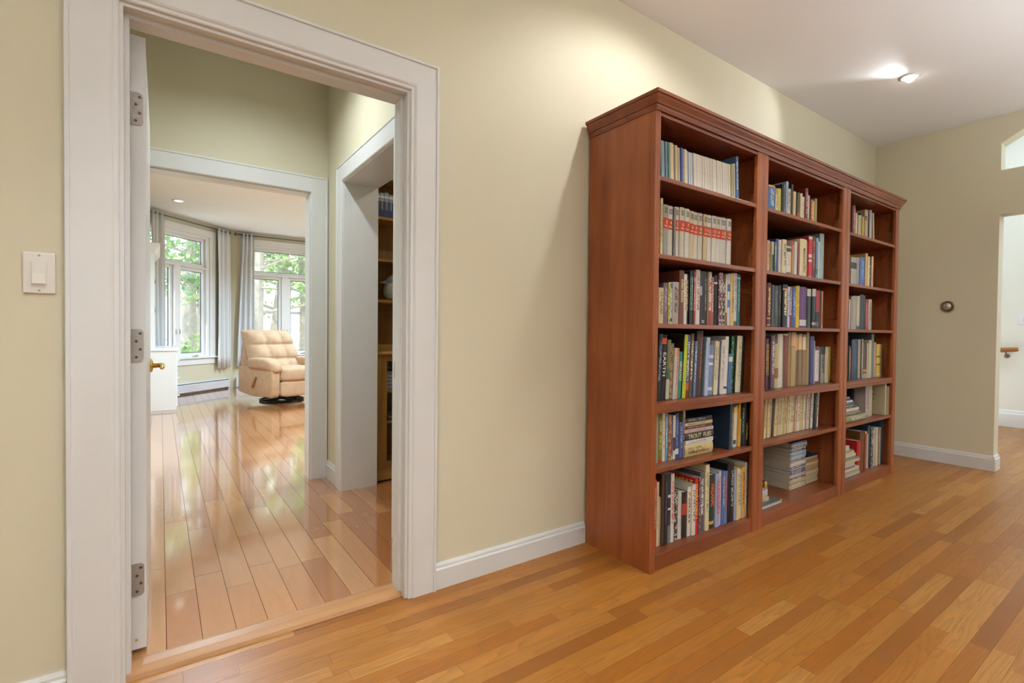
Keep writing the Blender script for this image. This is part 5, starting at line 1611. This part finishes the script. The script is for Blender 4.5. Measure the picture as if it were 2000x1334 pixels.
sc = [('b5a480', 'straw'), ('a8977a', 'khaki'), ('b09c78', 'buff'), ('a89878', 'drab'), ('ad9a7c', 'oatmeal'), ('c0b594', 'ivory'), ('a0845c', 'brown'), ('ac9068', 'caramel'), ('a88c64', 'tan'), ('c4bca0', 'parchment'), ('a07a4c', 'toffee'), ('9c7a50', 'bronze'), ('c8c6b8', 'white edged')]
for i, (c, nm) in enumerate(sc):
    hgt = 0.0136
    ox = rb.uniform(-0.004, 0.004)
    flat_book(3.533 + ox, 3.712 + ox, 1.566 + rb.uniform(-0.003, 0.004), 1.80, zz, zz + hgt, c, '%s magazine lying in the lower stack, bottom shelf, middle bay' % nm, dict(soft=1), 'magazine', g)
    zz += hgt + 0.0003
flat_book(3.530, 3.716, 1.56, 1.805, zz, zz + 0.004, '2c3848', 'dark covered magazine on top of the lower stack, middle bay', dict(soft=1), 'magazine', g)
g = 'books and papers lying at the start of the bottom shelf, middle bay'
zz = ZS[6] + 0.0008
for hgt, x0, x1, y0, col, lab, opt in (
        (0.007, 2.72, 3.03, 1.475, 'b5c0c8', 'pale blue magazine lying lowest beside the tall magazine stack', dict(soft=1)),
        (0.006, 2.74, 3.05, 1.480, 'a8ab8c', 'sage magazine lying second beside the tall magazine stack', dict(soft=1)),
        (0.009, 2.71, 3.02, 1.478, '5c5c58', 'grey magazine lying third beside the tall magazine stack', dict(soft=1)),
        (0.026, 2.72, 2.93, 1.500, 'b8aa88', 'tan booklet bundle under the white notebook, middle bay', dict(soft=1, pc='7a6a4a')),
        (0.030, 2.72, 2.92, 1.505, 'c0bcb4', 'white notebook lying beside the tall magazine stack', dict(pc='6a6a70')),
        (0.012, 2.72, 2.915, 1.50, 'c5c2ba', 'thin white pad lying on the notebook, middle bay', dict(soft=1)),
        (0.014, 2.73, 2.92, 1.503, '8d8478', 'taupe book lying under the black case, middle bay', dict(soft=1)),
        (0.034, 2.74, 2.905, 1.502, '26241f', 'black case with yellow tag atop the small stack, middle bay', dict(b=[(.0, .16, 'd0a028')]))):
    flat_book(x0, x1, y0, y0 + 0.2, zz, zz + hgt, col, lab, opt, 'magazine' if 'magazine' in lab else 'book', g)
    zz += hgt + 0.0006

# lying stack, fifth shelf of the far bay
g = 'books lying flat on the fifth shelf, far bay'
zz = ZS[5] + 0.0008
for hgt, x0, x1, col, lab, opt in (
        (0.046, 3.84, 4.24, '8f8a68', 'thick olive grey book with pale block letters at the stack foot', dict(tx=1)),
        (0.026, 3.83, 4.13, '6f6560', 'taupe book lying on the thick block-lettered book', dict(pc='8a807a')),
        (0.025, 3.83, 4.10, 'c5b8a2', 'cream book lying in the far bay stack', dict(pc='a89a84')),
        (0.012, 3.83, 4.075, '46484a', 'charcoal book lying in the far bay stack', dict(pc='9aa0a0')),
        (0.014, 3.83, 4.08, '3a3c3e', 'black book lying in the far bay stack', dict(pc='b0b4b8')),
        (0.015, 3.83, 4.03, '3c5c6c', 'teal book lying in the far bay stack', dict(pc='7a98a8')),
        (0.014, 3.83, 4.00, '9aa8c8', 'pale blue book lying in the far bay stack', dict(b=[(0, .9, 'c8d0e0')])),
        (0.012, 3.83, 3.955, '4a4a48', 'small dark booklet lying high in the far bay stack', dict()),
        (0.012, 3.83, 3.950, '8d8d90', 'small grey booklet topping the far bay stack', dict())):
    op = dict(opt)
    op.pop('tx', None)
    o = flat_book(x0, x1, 1.466 + rb.uniform(0, 0.006), 1.64, zz, zz + hgt, col, lab, op, 'book', g)
    if 'tx' in opt:
        lettering(o, 'BOEING', (hgt * 0.5, -0.0072, 0.16), (0, 0, -1), (1, 0, 0), 0.22, 0.026, 'd8d0b8')
    zz += hgt + 0.0006
bk = make_book(0.05, 0.22, 0.225, '232323', {}, 'binder')
bk.location = (4.262, 1.575, ZS[5] + 0.0008)
tag(bk, 'wide black binder standing behind the lying stack, far bay', 'binder')
# magazines, bottom shelf of the far bay
g = 'magazines lying on the bottom shelf, far bay'
zz = ZS[6] + 0.0008
for hgt, x0, x1, col, nm in ((0.020, 3.86, 4.165, 'b0aeb0', 'grey rolled'), (0.016, 3.85, 4.150, 'a89c78', 'khaki'), (0.022, 3.84, 4.148, 'c0bca0', 'cream'), (0.014, 3.84, 4.07, '6a6c68', 'dark grey'), (0.022, 3.84, 4.065, 'bfb0ac', 'pinkish'), (0.020, 3.84, 4.150, 'b8ac8c', 'straw'), (0.008, 3.84, 4.160, '8a8a80', 'ash grey'), (0.016, 3.84, 4.08, '7f8482', 'slate'), (0.018, 3.84, 4.085, 'c5bd9c', 'ivory'), (0.020, 3.84, 4.05, 'bdb496', 'buff'), (0.012, 3.84, 4.03, '8f8c70', 'olive'), (0.034, 3.84, 3.965, 'bcbab4', 'small white')):
    flat_book(x0, x1, 1.47 + rb.uniform(0, 0.008), 1.66, zz, zz + hgt, col, '%s magazine in the flat pile, bottom shelf of the far bay' % nm, dict(soft=1), 'magazine', g)
    zz += hgt + 0.0005

# ------------------------------------------------------------------ recessed ceiling lights
def recessed(loc, label, aim, energy, half, z, glow=M['lamp'], size=0.052, blend=0.6, group='recessed ceiling lights', proud=0.0, tint=(0.95, 0.98, 1.0)):
    root = empty('recessed_light', (loc[0], loc[1], z))
    tag(root, label, 'ceiling light', group)
    c = (loc[0], loc[1], z)
    MB().lathe([(size, 0.001), (size + 0.022, 0.001), (size + 0.024, -0.004), (size + 0.010, -0.008), (size, -0.005)], c, 'z', 32).build('trim_ring', M['white'], root, smooth=True)
    a = Vector(aim).normalized()
    lc = Vector(c) + Vector((0, 0, -0.004 - proud))
    MB().lathe([(0.0001, -0.012), (size * 0.80, -0.012), (size * 0.86, 0.0), (size * 0.80, 0.004), (0.0001, 0.006)], lc, a, 28).build('lens', glow, root, smooth=True)
    if energy:
        d = bpy.data.lights.new('lamp', 'SPOT')
        d.energy = energy
        d.color = tint
        d.spot_size = 2 * half
        d.spot_blend = blend
        d.shadow_soft_size = 0.035
        o = bpy.data.objects.new('lamp', d)
        COL.objects.link(o)
        o.parent = root
        o.location = lc + a * 0.02 - Vector(root.location)
        o.rotation_euler = a.to_track_quat('-Z', 'Y').to_euler()
    return root


LAMP = 26.0
UPLIGHT_FILL = 215.0  # strength of the added uplights
recessed((4.153, 1.228), 'bright recessed spotlight in the ceiling over the bookcases', (-0.90, 0.30, -0.32), LAMP * 1.1, R(40), ZC, blend=0.5, proud=0.002, size=0.036)
recessed((1.975, 1.166), 'recessed downlight in front of the near bookcase bay', (0.05, 0.2, -1), LAMP * 1.2, R(74), ZC, blend=0.5)
recessed((0.1, 1.0), 'recessed downlight in front of the near doorway', (0.05, 0, -1), LAMP * 3.2, R(42), ZC, blend=1.0)
recessed((0.3, -1.6), 'added unseen downlight in the middle of the main room', (0, 0, -1), LAMP * 0.8, R(75), ZC)  # added out of view for general room light
recessed((3.2, -1.6), 'added unseen downlight over the open oak floor', (0, 0, -1), LAMP * 0.8, R(75), ZC)  # second added fill light, also out of view
DAY = (0.62, 0.82, 1)  # cool tint for the lamps added in far room and hall
glow2 = emit_mat('soft_lens_glow', (1, 0.96, 0.88), 3.5)
for i, (x, y, lab) in enumerate(((0.215, 8.487, 'lit recessed downlight in the white far room ceiling'), (0.35, 5.4, 'added unseen downlight inside the far room by its doorway'), (2.3, 5.4, 'added unseen downlight deep in the far room'), (2.4, 8.2, 'added unseen downlight over the recliner'), (3.9, 6.8, 'added unseen downlight at the hidden side of the far room'))):
    recessed((x, y), lab, (0, 0, -1), 0 if i == 0 else 255, R(78), ZF, size=0.06, tint=DAY, glow=glow2)  # only the first is a seen lamp; the others are added to brighten
recessed((0.45, 2.85), 'added unseen downlight in the vestibule ceiling', (0, 0, -1), 64, R(78), ZC, blend=1.0, tint=(0.86, 0.95, 1), glow=glow2, size=0.045)  # unseen lamp, added to lift the dark vestibule
recessed((2.25, 2.35), 'added unseen downlight in the side nook ceiling', (-0.2, 0.25, -1), 22, R(70), ZC, tint=(1, 0.92, 0.8))  # unseen lamp, added so the oak cabinet is lit
for x, y, lab in ((6.9, 0.9, 'added unseen downlight in the high hall ceiling'), (7.2, -0.7, 'added unseen downlight in the hall near its window')):
    recessed((x, y), lab, (0, 0, -1), 110, R(80), 4.2, size=0.075, tint=DAY)  # unseen lamps, added to whiten the hall

# added uplights out of view, put in to brighten the main ceiling
for fx, fy, lab in ((3.6, -1.3, 'added unseen bronze uplight facing the bookcases'), (1.2, -2.1, 'added unseen bronze uplight in the middle of the room'), (-1.1, -1.3, 'added unseen bronze uplight facing the doorway wall')):
    fl_ = empty('added_uplight', (fx, fy, 0))
    tag(fl_, lab, 'added uplight')
    MB().lathe([(0.0001, 0.001), (0.14, 0.001), (0.14, 0.015), (0.03, 0.035), (0.0001, 0.035)], (fx, fy, 0), 'z', 28).build('base', M['bronze'], fl_, smooth=True)
    MB().tube([(fx, fy, 0.03), (fx, fy, 1.04)], 0.013, 10).build('pole', M['bronze'], fl_, smooth=True)
    MB().lathe([(0.02, 1.03), (0.08, 1.05), (0.16, 1.12), (0.17, 1.14), (0.155, 1.13), (0.075, 1.065), (0.02, 1.05)], (fx, fy, 0), 'z', 32).build('shade', M['bronze'], fl_, smooth=True)
    MB().blob((fx, fy, 1.09), (0.03, 0.03, 0.04)).build('bulb', M['lamp'], fl_, smooth=True)
    d = bpy.data.lights.new('lamp', 'SPOT')
    d.energy, d.color, d.spot_size, d.spot_blend, d.shadow_soft_size = UPLIGHT_FILL, (0.92, 0.97, 1), R(150), 0.6, 0.06
    o = bpy.data.objects.new('lamp', d)
    COL.objects.link(o)
    o.parent = fl_
    o.location = (0, 0, 1.16)
    o.rotation_euler = (R(180), 0, 0)

# ------------------------------------------------------------------ curtains and rods
def rod(label, fn, s0, s1, z):
    root = empty('curtain_rod', fn((s0 + s1) / 2, 0.08, z))
    tag(root, label, 'curtain rod', 'curtain rods in the bay')
    MB().tube([fn(s0, 0.08, z), fn(s1, 0.08, z)], 0.011, 10).build('rod', M['pewter'], root, smooth=True)
    for s, d in ((s0, -1), (s1, 1)):
        e = Vector(fn(s, 0.08, z))
        ax = (Vector(fn(s + d, 0.08, z)) - e)
        MB().lathe([(0.0001, 0), (0.014, 0), (0.018, 0.008), (0.028, 0.02), (0.030, 0.034), (0.022, 0.048), (0.0001, 0.056)], e, ax, 16).build('finial', M['pewter'], root, smooth=True)
        b = MB().tube([fn(s - d * 0.09, 0.08, z - 0.01), fn(s - d * 0.09, 0.04, z - 0.02), fn(s - d * 0.09, 0.002, z - 0.02)], 0.008, 8)
        b.build('bracket', M['pewter'], root)


def curtain(label, fn, s0, s1, z0, z1, folds, flare=1.0, side=1):
    nn, nz = folds * 10, 12
    vs, fs = [], []
    for j in range(nz + 1):
        f = j / nz
        z = z1 + (z0 - z1) * f
        wdt = (s1 - s0) * (0.75 + 0.25 * flare * f) if flare != 1 else (s1 - s0)
        for i in range(nn + 1):
            q = i / nn
            s = s0 + wdt * q if side > 0 else s1 - wdt * (1 - q)
            amp = 0.028 + 0.014 * f
            n = 0.075 + amp * math.sin(2 * math.pi * folds * q + 0.6 * math.sin(3 * f)) + 0.006 * math.sin(9 * q + 4 * f)
            vs.append(fn(s, n, z))
    for j in range(nz):
        for i in range(nn):
            a = j * (nn + 1) + i
            fs.append((a, a + 1, a + nn + 2, a + nn + 1))
    mb = MB()
    mb.add(vs, fs)
    o = mb.build('curtain', M['curtain'], None, smooth=True, recalc=False)
    sl = o.modifiers.new('cloth', 'SOLIDIFY')
    sl.thickness = 0.002
    tag(o, label, 'curtain', 'white curtains in the bay')


fA = frame_fn(*BAYS[0][1:4])
fB = frame_fn(*BAYS[1][1:4])
rod('dark curtain rod over the angled window beside the white cabinet', fA, -0.78, 1.00, 2.82)
rod('dark curtain rod over the window behind the beige recliner', fB, -0.82, 0.86, 2.82)
curtain('white curtain between the angled window and the bay corner', fA, 0.755, 1.06, 0.40, 2.85, 3)
curtain('white curtain behind the white cabinet at the window edge', fA, -0.56, -0.325, 0.40, 2.85, 3)
curtain('white curtain hanging over the back of the recliner', fB, -0.80, -0.545, 0.40, 2.85, 3, 1.6, -1)
curtain('white curtain at the hidden edge of the back window', fB, 0.56, 0.80, 0.40, 2.85, 3)

# ------------------------------------------------------------------ white cabinet with a hutch
cb = empty('hutch_cabinet', (-0.22, 8.30, FZ))
tag(cb, 'white painted cabinet with a narrower hutch in the far room', 'cabinet')
MB().box(-0.63, 0.168, 7.675, 8.95, FZ + 0.02, 0.792).build('body', M['white'], cb, bevel=0.004)
MB().box(-0.63, 0.165, 7.68, 8.945, FZ, FZ + 0.03).build('plinth', M['trim'], cb)
MB().box(-0.64, 0.196, 7.66, 8.97, 0.792, 0.828).build('top', M['white'], cb, bevel=0.008)
for r_ in range(3):
    for c_ in range(2):
        y0 = 7.70 + c_ * 0.62
        z0 = 0.08 + r_ * 0.235
        d = MB().box(0.168, 0.180, y0, y0 + 0.60, z0, z0 + 0.22).build('drawer', M['white'], cb, bevel=0.003)
        MB().lathe([(0.0001, 0), (0.006, 0), (0.007, 0.012), (0.015, 0.02), (0.012, 0.03), (0.0001, 0.032)], (0.180, y0 + 0.30, z0 + 0.11), 'x', 14).build('knob', M['white'], d, smooth=True)
hb = MB()
hb.box(-0.64, -0.60, 7.70, 8.93, 0.829, 2.05)
hb.box(-0.60, -0.058, 7.70, 7.73, 0.829, 2.05)
hb.box(-0.60, -0.058, 8.90, 8.93, 0.829, 2.05)
hb.build('hutch_frame', M['white'], cb, bevel=0.003)
for z0 in (0.86, 1.24, 1.62, 2.02):
    MB().box(-0.60, -0.062, 7.73, 8.90, z0 - 0.02, z0).build('hutch_shelf', M['white'], cb)
pr = [(-0.66, 2.05), (-0.058, 2.05), (-0.050, 2.065), (-0.030, 2.09), (-0.010, 2.115), (0.0, 2.13), (0.0, 2.15), (-0.66, 2.15)]
MB().prism(pr, 'y', 7.66, 8.97).build('hutch_cornice', M['white'], cb)
for i, (yy, z0, hgt, col, lab) in enumerate(((7.80, 1.24, 0.2, '3a4a6a', 'small blue vase on the white hutch shelf'), (7.80, 1.62, 0.16, '4a4038', 'small dark bowl on the upper white hutch shelf'))):
    mt = simple('glazed_%d' % i, srgb(col), 0.25)
    o = MB().lathe([(0.0001, 0), (0.035, 0), (0.05, hgt * 0.3), (0.045, hgt * 0.6), (0.02, hgt * 0.85), (0.028, hgt), (0.02, hgt), (0.0001, hgt * 0.9)], (-0.10, yy, z0 + 0.0005), 'z', 20).build('vase', mt, None, smooth=True)
    tag(o, lab, 'vase')

# ------------------------------------------------------------------ recliner
rc = empty('recliner', (1.275, 7.62, FZ), R(24))
tag(rc, 'beige microsuede tufted recliner on a black swivel base by the window', 'recliner')
su = M['suede']


def quilt(name, x0, x1, z0, z1, yfun, cols, rows, depth, parent=rc, thick=0.16, bul=0.05, taper=0.0):
    """tufted cushion: a grid with pillows between pulled-in seams; closed at the back"""
    nu, nv = 36, 36
    vs, fs = [], []
    for side in (0, 1):
        for j in range(nv + 1):
            v = j / nv
            for i in range(nu + 1):
                u = i / nu
                xm = (x0 + x1) / 2
                hw = (x1 - x0) / 2 * (1 - taper * v)
                e = 1 - abs(2 * u - 1) ** 6
                f = 1 - abs(2 * v - 1) ** 8
                px = abs(math.sin(math.pi * cols * u)) ** 0.55
                pz = abs(math.sin(math.pi * rows * v)) ** 0.55
                edge = max(0.0, e * f) ** 0.5
                x = xm + hw * (2 * u - 1)
                z = z0 + (z1 - z0) * v
                yb = yfun(v)
                if side == 0:
                    y = yb - thick / 2 * edge - bul * (0.35 * px + 0.65 * pz) * (0.5 + 0.5 * px) * edge
                else:
                    y = yb + thick / 2 * edge
                vs.append((x, y, z))
    n1 = (nu + 1) * (nv + 1)
    for j in range(nv):
        for i in range(nu):
            a = j * (nu + 1) + i
            fs.append((a, a + 1, a + nu + 2, a + nu + 1))
            fs.append((n1 + a + 1, n1 + a, n1 + a + nu + 1, n1 + a + nu + 2))
    mb = MB()
    mb.add(vs, fs)
    return mb.build(name, su, parent, local=True, smooth=True, recalc=False)


quilt('backrest', 0.03, 0.86, 0.42, 1.06, lambda v: 0.52 + 0.34 * v, 3, 3, 0.1, bul=0.10, thick=0.22, taper=0.08)
MB().blob((0.445, 0.82, 0.58), (0.38, 0.10, 0.40), 0.5, 0.5).build('back_shell', su, rc, local=True, smooth=True)
for q, x in ((0, 0.075), (1, 0.815)):
    def warp(a, b, c):
        t = max(0.0, (0.22 - b) / 0.22)
        return (a, b, c - 0.05 * t * t)
    MB().blob((x, 0.30, 0.575), (0.115, 0.34, 0.085), 0.55, 0.7, 28, 16, warp).build('arm_pad', su, rc, local=True, smooth=True)
    sp = MB()
    xo, xi = (0.0, 0.13) if q == 0 else (0.76, 0.89)
    sp.prism([(0.0, 0.16), (0.03, 0.10), (0.50, 0.10), (0.82, 0.15), (0.82, 0.52), (0.0, 0.55)], 'x', xo, xi)
    so = sp.build('side_panel', su, rc, local=True, bevel=0.02, segs=3)
    so.data.shade_smooth()
    if q == 0:
        MB().tube([(-0.012, 0.44, 0.24), (-0.016, 0.40, 0.30), (-0.02, 0.345, 0.385)], [0.024, 0.018, 0.009], 10).build('recline_lever', M['rail'], so, local=True)
MB().blob((0.445, 0.20, 0.42), (0.315, 0.26, 0.115), 0.45, 0.4, 32, 16).build('seat_cushion', su, rc, local=True, smooth=True)
MB().blob((0.445, 0.03, 0.215), (0.315, 0.06, 0.115), 0.35, 0.35, 32, 16).build('footrest', su, rc, local=True, smooth=True)
MB().box(0.13, 0.76, 0.06, 0.80, 0.11, 0.34).build('seat_box', M['dark'], rc, local=True)
MB().tube([(0.445 + 0.30 * math.cos(2 * math.pi * i / 28), 0.42 + 0.30 * math.sin(2 * math.pi * i / 28), 0.016) for i in range(28)], 0.015, 8, True).build('base_ring', M['black'], rc, local=True, smooth=True)
sb = MB().box(0.16, 0.73, 0.40, 0.44, 0.012, 0.035)
sb.box(0.425, 0.465, 0.14, 0.70, 0.012, 0.035)
sb.lathe([(0.0001, 0.02), (0.07, 0.02), (0.07, 0.11), (0.0001, 0.11)], (0.445, 0.42, 0), 'z', 20)
sb.build('swivel_post', M['black'], rc, local=True)
tag(MB().box(1.70, 1.765, 8.02, 8.075, FZ + 0.0005, 0.055).build('wood_block', M['rail'], bevel=0.003), 'small brown wooden block on the floor beside the recliner base', 'block')

# ------------------------------------------------------------------ golden oak cabinet in the nook
ok = empty('oak_bookcase', (1.80, 3.55, FZ))
tag(ok, 'golden oak bookcase with glazed lower doors in the side nook', 'bookcase')
ox0, ox1, oy0, oy1 = 1.222, 2.35, 3.345, 3.68
for a, b in ((ox0, ox0 + 0.02), (ox1 - 0.02, ox1)):
    MB().box(a, b, oy0 + 0.02, oy1, FZ, 0.905).build('side_panel', M['oakcab'], ok)
    MB().box(a, b, oy0 + 0.10, oy1, 0.93, 2.40).build('side_panel', M['oakcab'], ok)
MB().box(ox0 + 0.02, ox1 - 0.02, oy1 - 0.012, oy1, FZ, 2.40).build('back_panel', M['oakcab'], ok)
MB().box(ox0 - 0.008, ox1 + 0.01, oy0 - 0.015, oy1, 0.905, 0.93).build('counter', M['oakcab_x'], ok, bevel=0.006)
MB().box(ox0 + 0.02, ox1 - 0.02, oy0 + 0.10, oy0 + 0.12, 0.93, 0.975).build('rail', M['oakcab_x'], ok)
MB().box(ox0, ox1, oy0 + 0.004, oy0 + 0.02, FZ + 0.012, 0.112).build('base_board', M['oakcab_x'], ok)
MB().box(ox0, ox1, oy0 + 0.08, oy1, 2.40, 2.44).build('top_board', M['oakcab_x'], ok)
for z0 in (1.298, 1.592, 1.890, 2.18):
    MB().box(ox0 + 0.02, ox1 - 0.02, oy0 + 0.105, oy1 - 0.012, z0 - 0.019, z0).build('shelf', M['oakcab_x'], ok)
for z0 in (0.118, 0.437, 0.652):
    MB().box(ox0 + 0.02, ox1 - 0.02, oy0 + 0.022, oy1 - 0.012, z0 - 0.016, z0).build('shelf', M['oakcab_x'], ok)
for a, b in ((ox0 + 0.003, 1.785), (1.789, ox1 - 0.003)):
    d = MB()
    d.box(a, a + 0.072, oy0, oy0 + 0.018, 0.115, 0.902)
    d.box(b - 0.072, b, oy0, oy0 + 0.018, 0.115, 0.902)
    d.box(a + 0.072, b - 0.072, oy0, oy0 + 0.018, 0.115, 0.16)
    d.box(a + 0.072, b - 0.072, oy0, oy0 + 0.018, 0.862, 0.902)
    dd = d.build('door', M['oakcab'], ok)
    MB().box(a + 0.07, b - 0.07, oy0 + 0.008, oy0 + 0.012, 0.158, 0.864).build('pane', M['glass'], dd)
blue = ['35508f', '3c5a98', '2f4a88', '3a5896', '34528e', '3a5a98', '325090']
for i in range(7):
    x0 = 1.248 + i * 0.033 + (0.004 if i > 3 else 0)
    o = MB().box(x0, x0 + 0.031, 3.455 - (0.008 if i == 4 else 0), 3.60, 1.8908, 2.055 + 0.006 * (i % 3)).build('video_case', M['book'], bevel=0.001)
    o.color = (*gain(srgb('8fa0c0')), 1)
    o['print_colour'] = [0.5, 0.5, 0.6]
    o['print_style'] = 0.0
    lb = ['next to the jamb', 'second from the jamb', 'third from the jamb', 'fourth from the jamb', 'fifth from the jamb and pulled forward', 'sixth from the jamb', 'seventh from the jamb']
    tag(o, 'blue and white case on the oak top shelf, %s' % lb[i], 'case', 'blue cases on the oak top shelf')
    ob = Vector(o.location)
    for z0, z1, c in ((0.0, 0.05, '24386c'), (0.05, 0.11, '2f4a88'), (0.135, 0.15, 'e0e4ea')):
        q = MB().box(-0.0155, 0.0155, -0.0735, -0.0727, z0, z1).build('label_band', M['ink'], o, local=True)
        q.color = (*gain(srgb(c)), 1)
    q = MB().box(-0.003, 0.003, -0.0742, -0.0735, 0.05, 0.115).build('label_strip', M['ink'], o, local=True)
    q.color = (*srgb('c8b84a'), 1)
for i, (x, t, c, lab) in enumerate(((1.245, 0.010, 'd0d4cc', 'white folder leaning at the jamb side on the oak third shelf'), (1.258, 0.012, '8db87a', 'pale green folder leaning against the white one on the oak shelf'))):
    o = make_book(t, 0.2, 0.235, c, dict(soft=1), 'folder')
    o.location = (x, 3.46, 1.2985)
    o.rotation_euler = (0, R(-5), 0)
    tag(o, lab, 'folder')
bd = empty('bird_decoy', (1.40, 3.52, 1.2985))
tag(bd, 'grey carved bird standing on the oak shelf beside the folders', 'figurine')
gm = simple('grey_feather_paint', (0.30, 0.32, 0.33), 0.6, var=0.45, scale=70)
gm2 = simple('pale_breast_paint', (0.52, 0.50, 0.46), 0.6, var=0.2, scale=60)
MB().blob((1.415, 3.53, 1.372), (0.075, 0.055, 0.0735), 0.8, 0.9, 24, 14).build('body', gm2, bd, smooth=True)
MB().blob((1.435, 3.53, 1.455), (0.085, 0.045, 0.035), 0.9, 0.9, 24, 12, lambda a, b, c: (a, b, c + (a - 1.40) * 0.35)).build('wing', gm, bd, smooth=True)
MB().lathe([(0.0001, 0), (0.006, 0.004), (0.016, 0.045), (0.020, 0.07), (0.0001, 0.09)], (1.315, 3.53, 1.428), (1, 0, 0.12), 14).build('bill', gm, bd, smooth=True)
zz = 0.6528
for i in range(5):
    o = flat_book(1.31, 1.56, 3.40, 3.60, zz, zz + 0.026, 'cfd0d2', 'white magazine volume lettered ALASKA, %s in the glazed oak cabinet' % ['lowest', 'second', 'third', 'fourth', 'topmost'][i], dict(b=[(0, 1, 'c9cbd0')]), 'book', 'white ALASKA volumes in the oak cabinet')
    lettering(o, 'ALASKA', (0.013, -0.0055, 0.20), (0, 0, -1), (1, 0, 0), 0.085, 0.015, '3a4670')
    zz += 0.0266
flat_book(1.30, 1.52, 3.41, 3.60, zz, zz + 0.085, '17181c', 'black boxed book lying on the ALASKA volumes', dict(pc='8f8c80'), 'book')
flat_book(1.30, 1.55, 3.40, 3.60, 0.4375, 0.4375 + 0.045, '1f2224', 'black book lying on the lower glazed oak shelf', dict(pc='a0a098'), 'book')

# ------------------------------------------------------------------ garden beyond the bay windows
struct(MB().box(-40, 40, 10.65, 70, -1.3, -1.0).build('ground', M['lawn']))


def leaf_cloud(mb, c, r, n, rnd, size):
    for _ in range(n):
        while True:
            p = Vector((rnd.uniform(-1, 1), rnd.uniform(-1, 1), rnd.uniform(-1, 1)))
            if p.length < 1:
                break
        p = Vector(c) + Vector((p.x * r[0], p.y * r[1], p.z * r[2]))
        a = Vector((rnd.gauss(0, 1), rnd.gauss(0, 1), rnd.gauss(0, 1))).normalized()
        b = a.cross(Vector((rnd.gauss(0, 1), rnd.gauss(0, 1), rnd.gauss(0, 1)))).normalized()
        s = size * rnd.uniform(0.6, 1.3)
        a, b = a * s, b * s * 0.6
        mb.add([p - a, p + b, p + a, p - b], [(0, 1, 2, 3)])


def tree(loc, h, spread, n, label, mat, seed, lean=0.0, density=1.0, size=0.09, first=0.25):
    rnd = random.Random(seed)
    root = empty('tree', loc)
    tag(root, label, 'tree', 'trees beyond the bay windows')
    base = Vector(loc)
    tr = MB()
    top = base + Vector((lean, 0, h))
    pts = [base + (top - base) * q + Vector((rnd.uniform(-0.12, 0.12) * q, rnd.uniform(-0.12, 0.12) * q, 0)) for q in (0, 0.15, 0.35, 0.55, 0.75, 1.0)]
    r0 = h * 0.018 + 0.05
    tr.tube(pts, [r0, r0 * 0.9, r0 * 0.72, r0 * 0.5, r0 * 0.3, 0.02], 8)
    lv = MB()
    for i in range(n):
        f = first + (1 - first) * (i + rnd.random()) / n
        s = base + (top - base) * f
        ang = rnd.uniform(0, 6.283)
        L = spread * (1.15 - 0.75 * f) * rnd.uniform(0.6, 1.1)
        e = s + Vector((math.cos(ang) * L, math.sin(ang) * L, L * rnd.uniform(0.05, 0.45)))
        md = (s + e) / 2 + Vector((0, 0, -0.06 * L))
        tr.tube([s, md, e], [r0 * 0.28 * (1.1 - f), r0 * 0.18 * (1.1 - f), 0.008], 5)
        for q in (0.4, 0.62, 0.82, 1.0):
            c = s + (e - s) * q
            rr = 0.20 * spread * rnd.uniform(0.6, 1.2)
            leaf_cloud(lv, c, (rr, rr, rr * 0.45), int(34 * density), rnd, size)
    tr.build('trunk', M['bark'], root, recalc=False)
    cr = lv.build('crown', mat, root, recalc=False)
    return root


G = -1.0
tree((2.35, 17.0, G), 9.5, 3.2, 26, 'tall slender tree straight out from the back window', M['leaf'], 1, 0.3, 0.7)
tree((3.1, 18.5, G), 10.5, 3.6, 28, 'forked tree just beyond the tall slender one', M['leaf'], 2, 0.8, 0.7)
tree((4.6, 20.0, G), 10.0, 3.6, 26, 'leafy tree at the far side of the back window view', M['leaf'], 3, -0.4, 0.8)
tree((0.75, 19.5, G), 11.0, 3.4, 30, 'tall tree seen through the angled window', M['leaf_dark'], 4, 0.2, 0.8)
tree((-1.2, 17.5, G), 10.0, 3.4, 28, 'broad tree at the outer edge of the angled window view', M['leaf_dark'], 5, 0.3, 0.8)
tree((1.5, 25.0, G), 12.0, 4.5, 28, 'distant pale tree between the two window views', M['leaf'], 6, 0.0, 0.8, 0.12)
tree((5.8, 26.0, G), 12.0, 4.8, 28, 'distant pale tree behind the leafy one', M['leaf'], 7, 0.0, 0.8, 0.12)
tree((-2.5, 25.0, G), 12.0, 4.8, 28, 'distant tree furthest along the hedge', M['leaf_dark'], 8, 0.0, 0.8, 0.12)
for i, (x, y, r, hh, lab) in enumerate(((0.15, 14.6, 0.9, 1.5, 'bright green shrub under the angled window view'), (1.15, 15.6, 1.0, 1.7, 'bright green shrub beside the bay corner view'), (2.3, 15.0, 0.9, 1.1, 'low green shrub under the back window view'), (3.6, 15.2, 0.95, 1.25, 'low leafy shrub beyond the recliner window'), (-1.2, 15.4, 1.0, 1.6, 'green shrub at the outer end of the hedge'))):
    root = empty('shrub', (x, y, G))
    tag(root, lab, 'shrub', 'shrubs outside the bay')
    rnd = random.Random(50 + i)
    lv, stt = MB(), MB()
    for q in range(7):
        ang = q * 0.9
        e = Vector((x + math.cos(ang) * r * 0.6, y + math.sin(ang) * r * 0.6, G + hh * 0.9))
        stt.tube([(x, y, G), (x + math.cos(ang) * r * 0.3, y + math.sin(ang) * r * 0.3, G + hh * 0.5), e], [0.03, 0.02, 0.008], 5)
    leaf_cloud(lv, (x, y, G + hh * 0.6), (r, r * 0.8, hh * 0.62), 1500, rnd, 0.07)
    stt.build('stems', M['bark'], root, recalc=False)
    lv.build('foliage', M['leaf'] if i != 1 else M['leaf'], root, recalc=False)
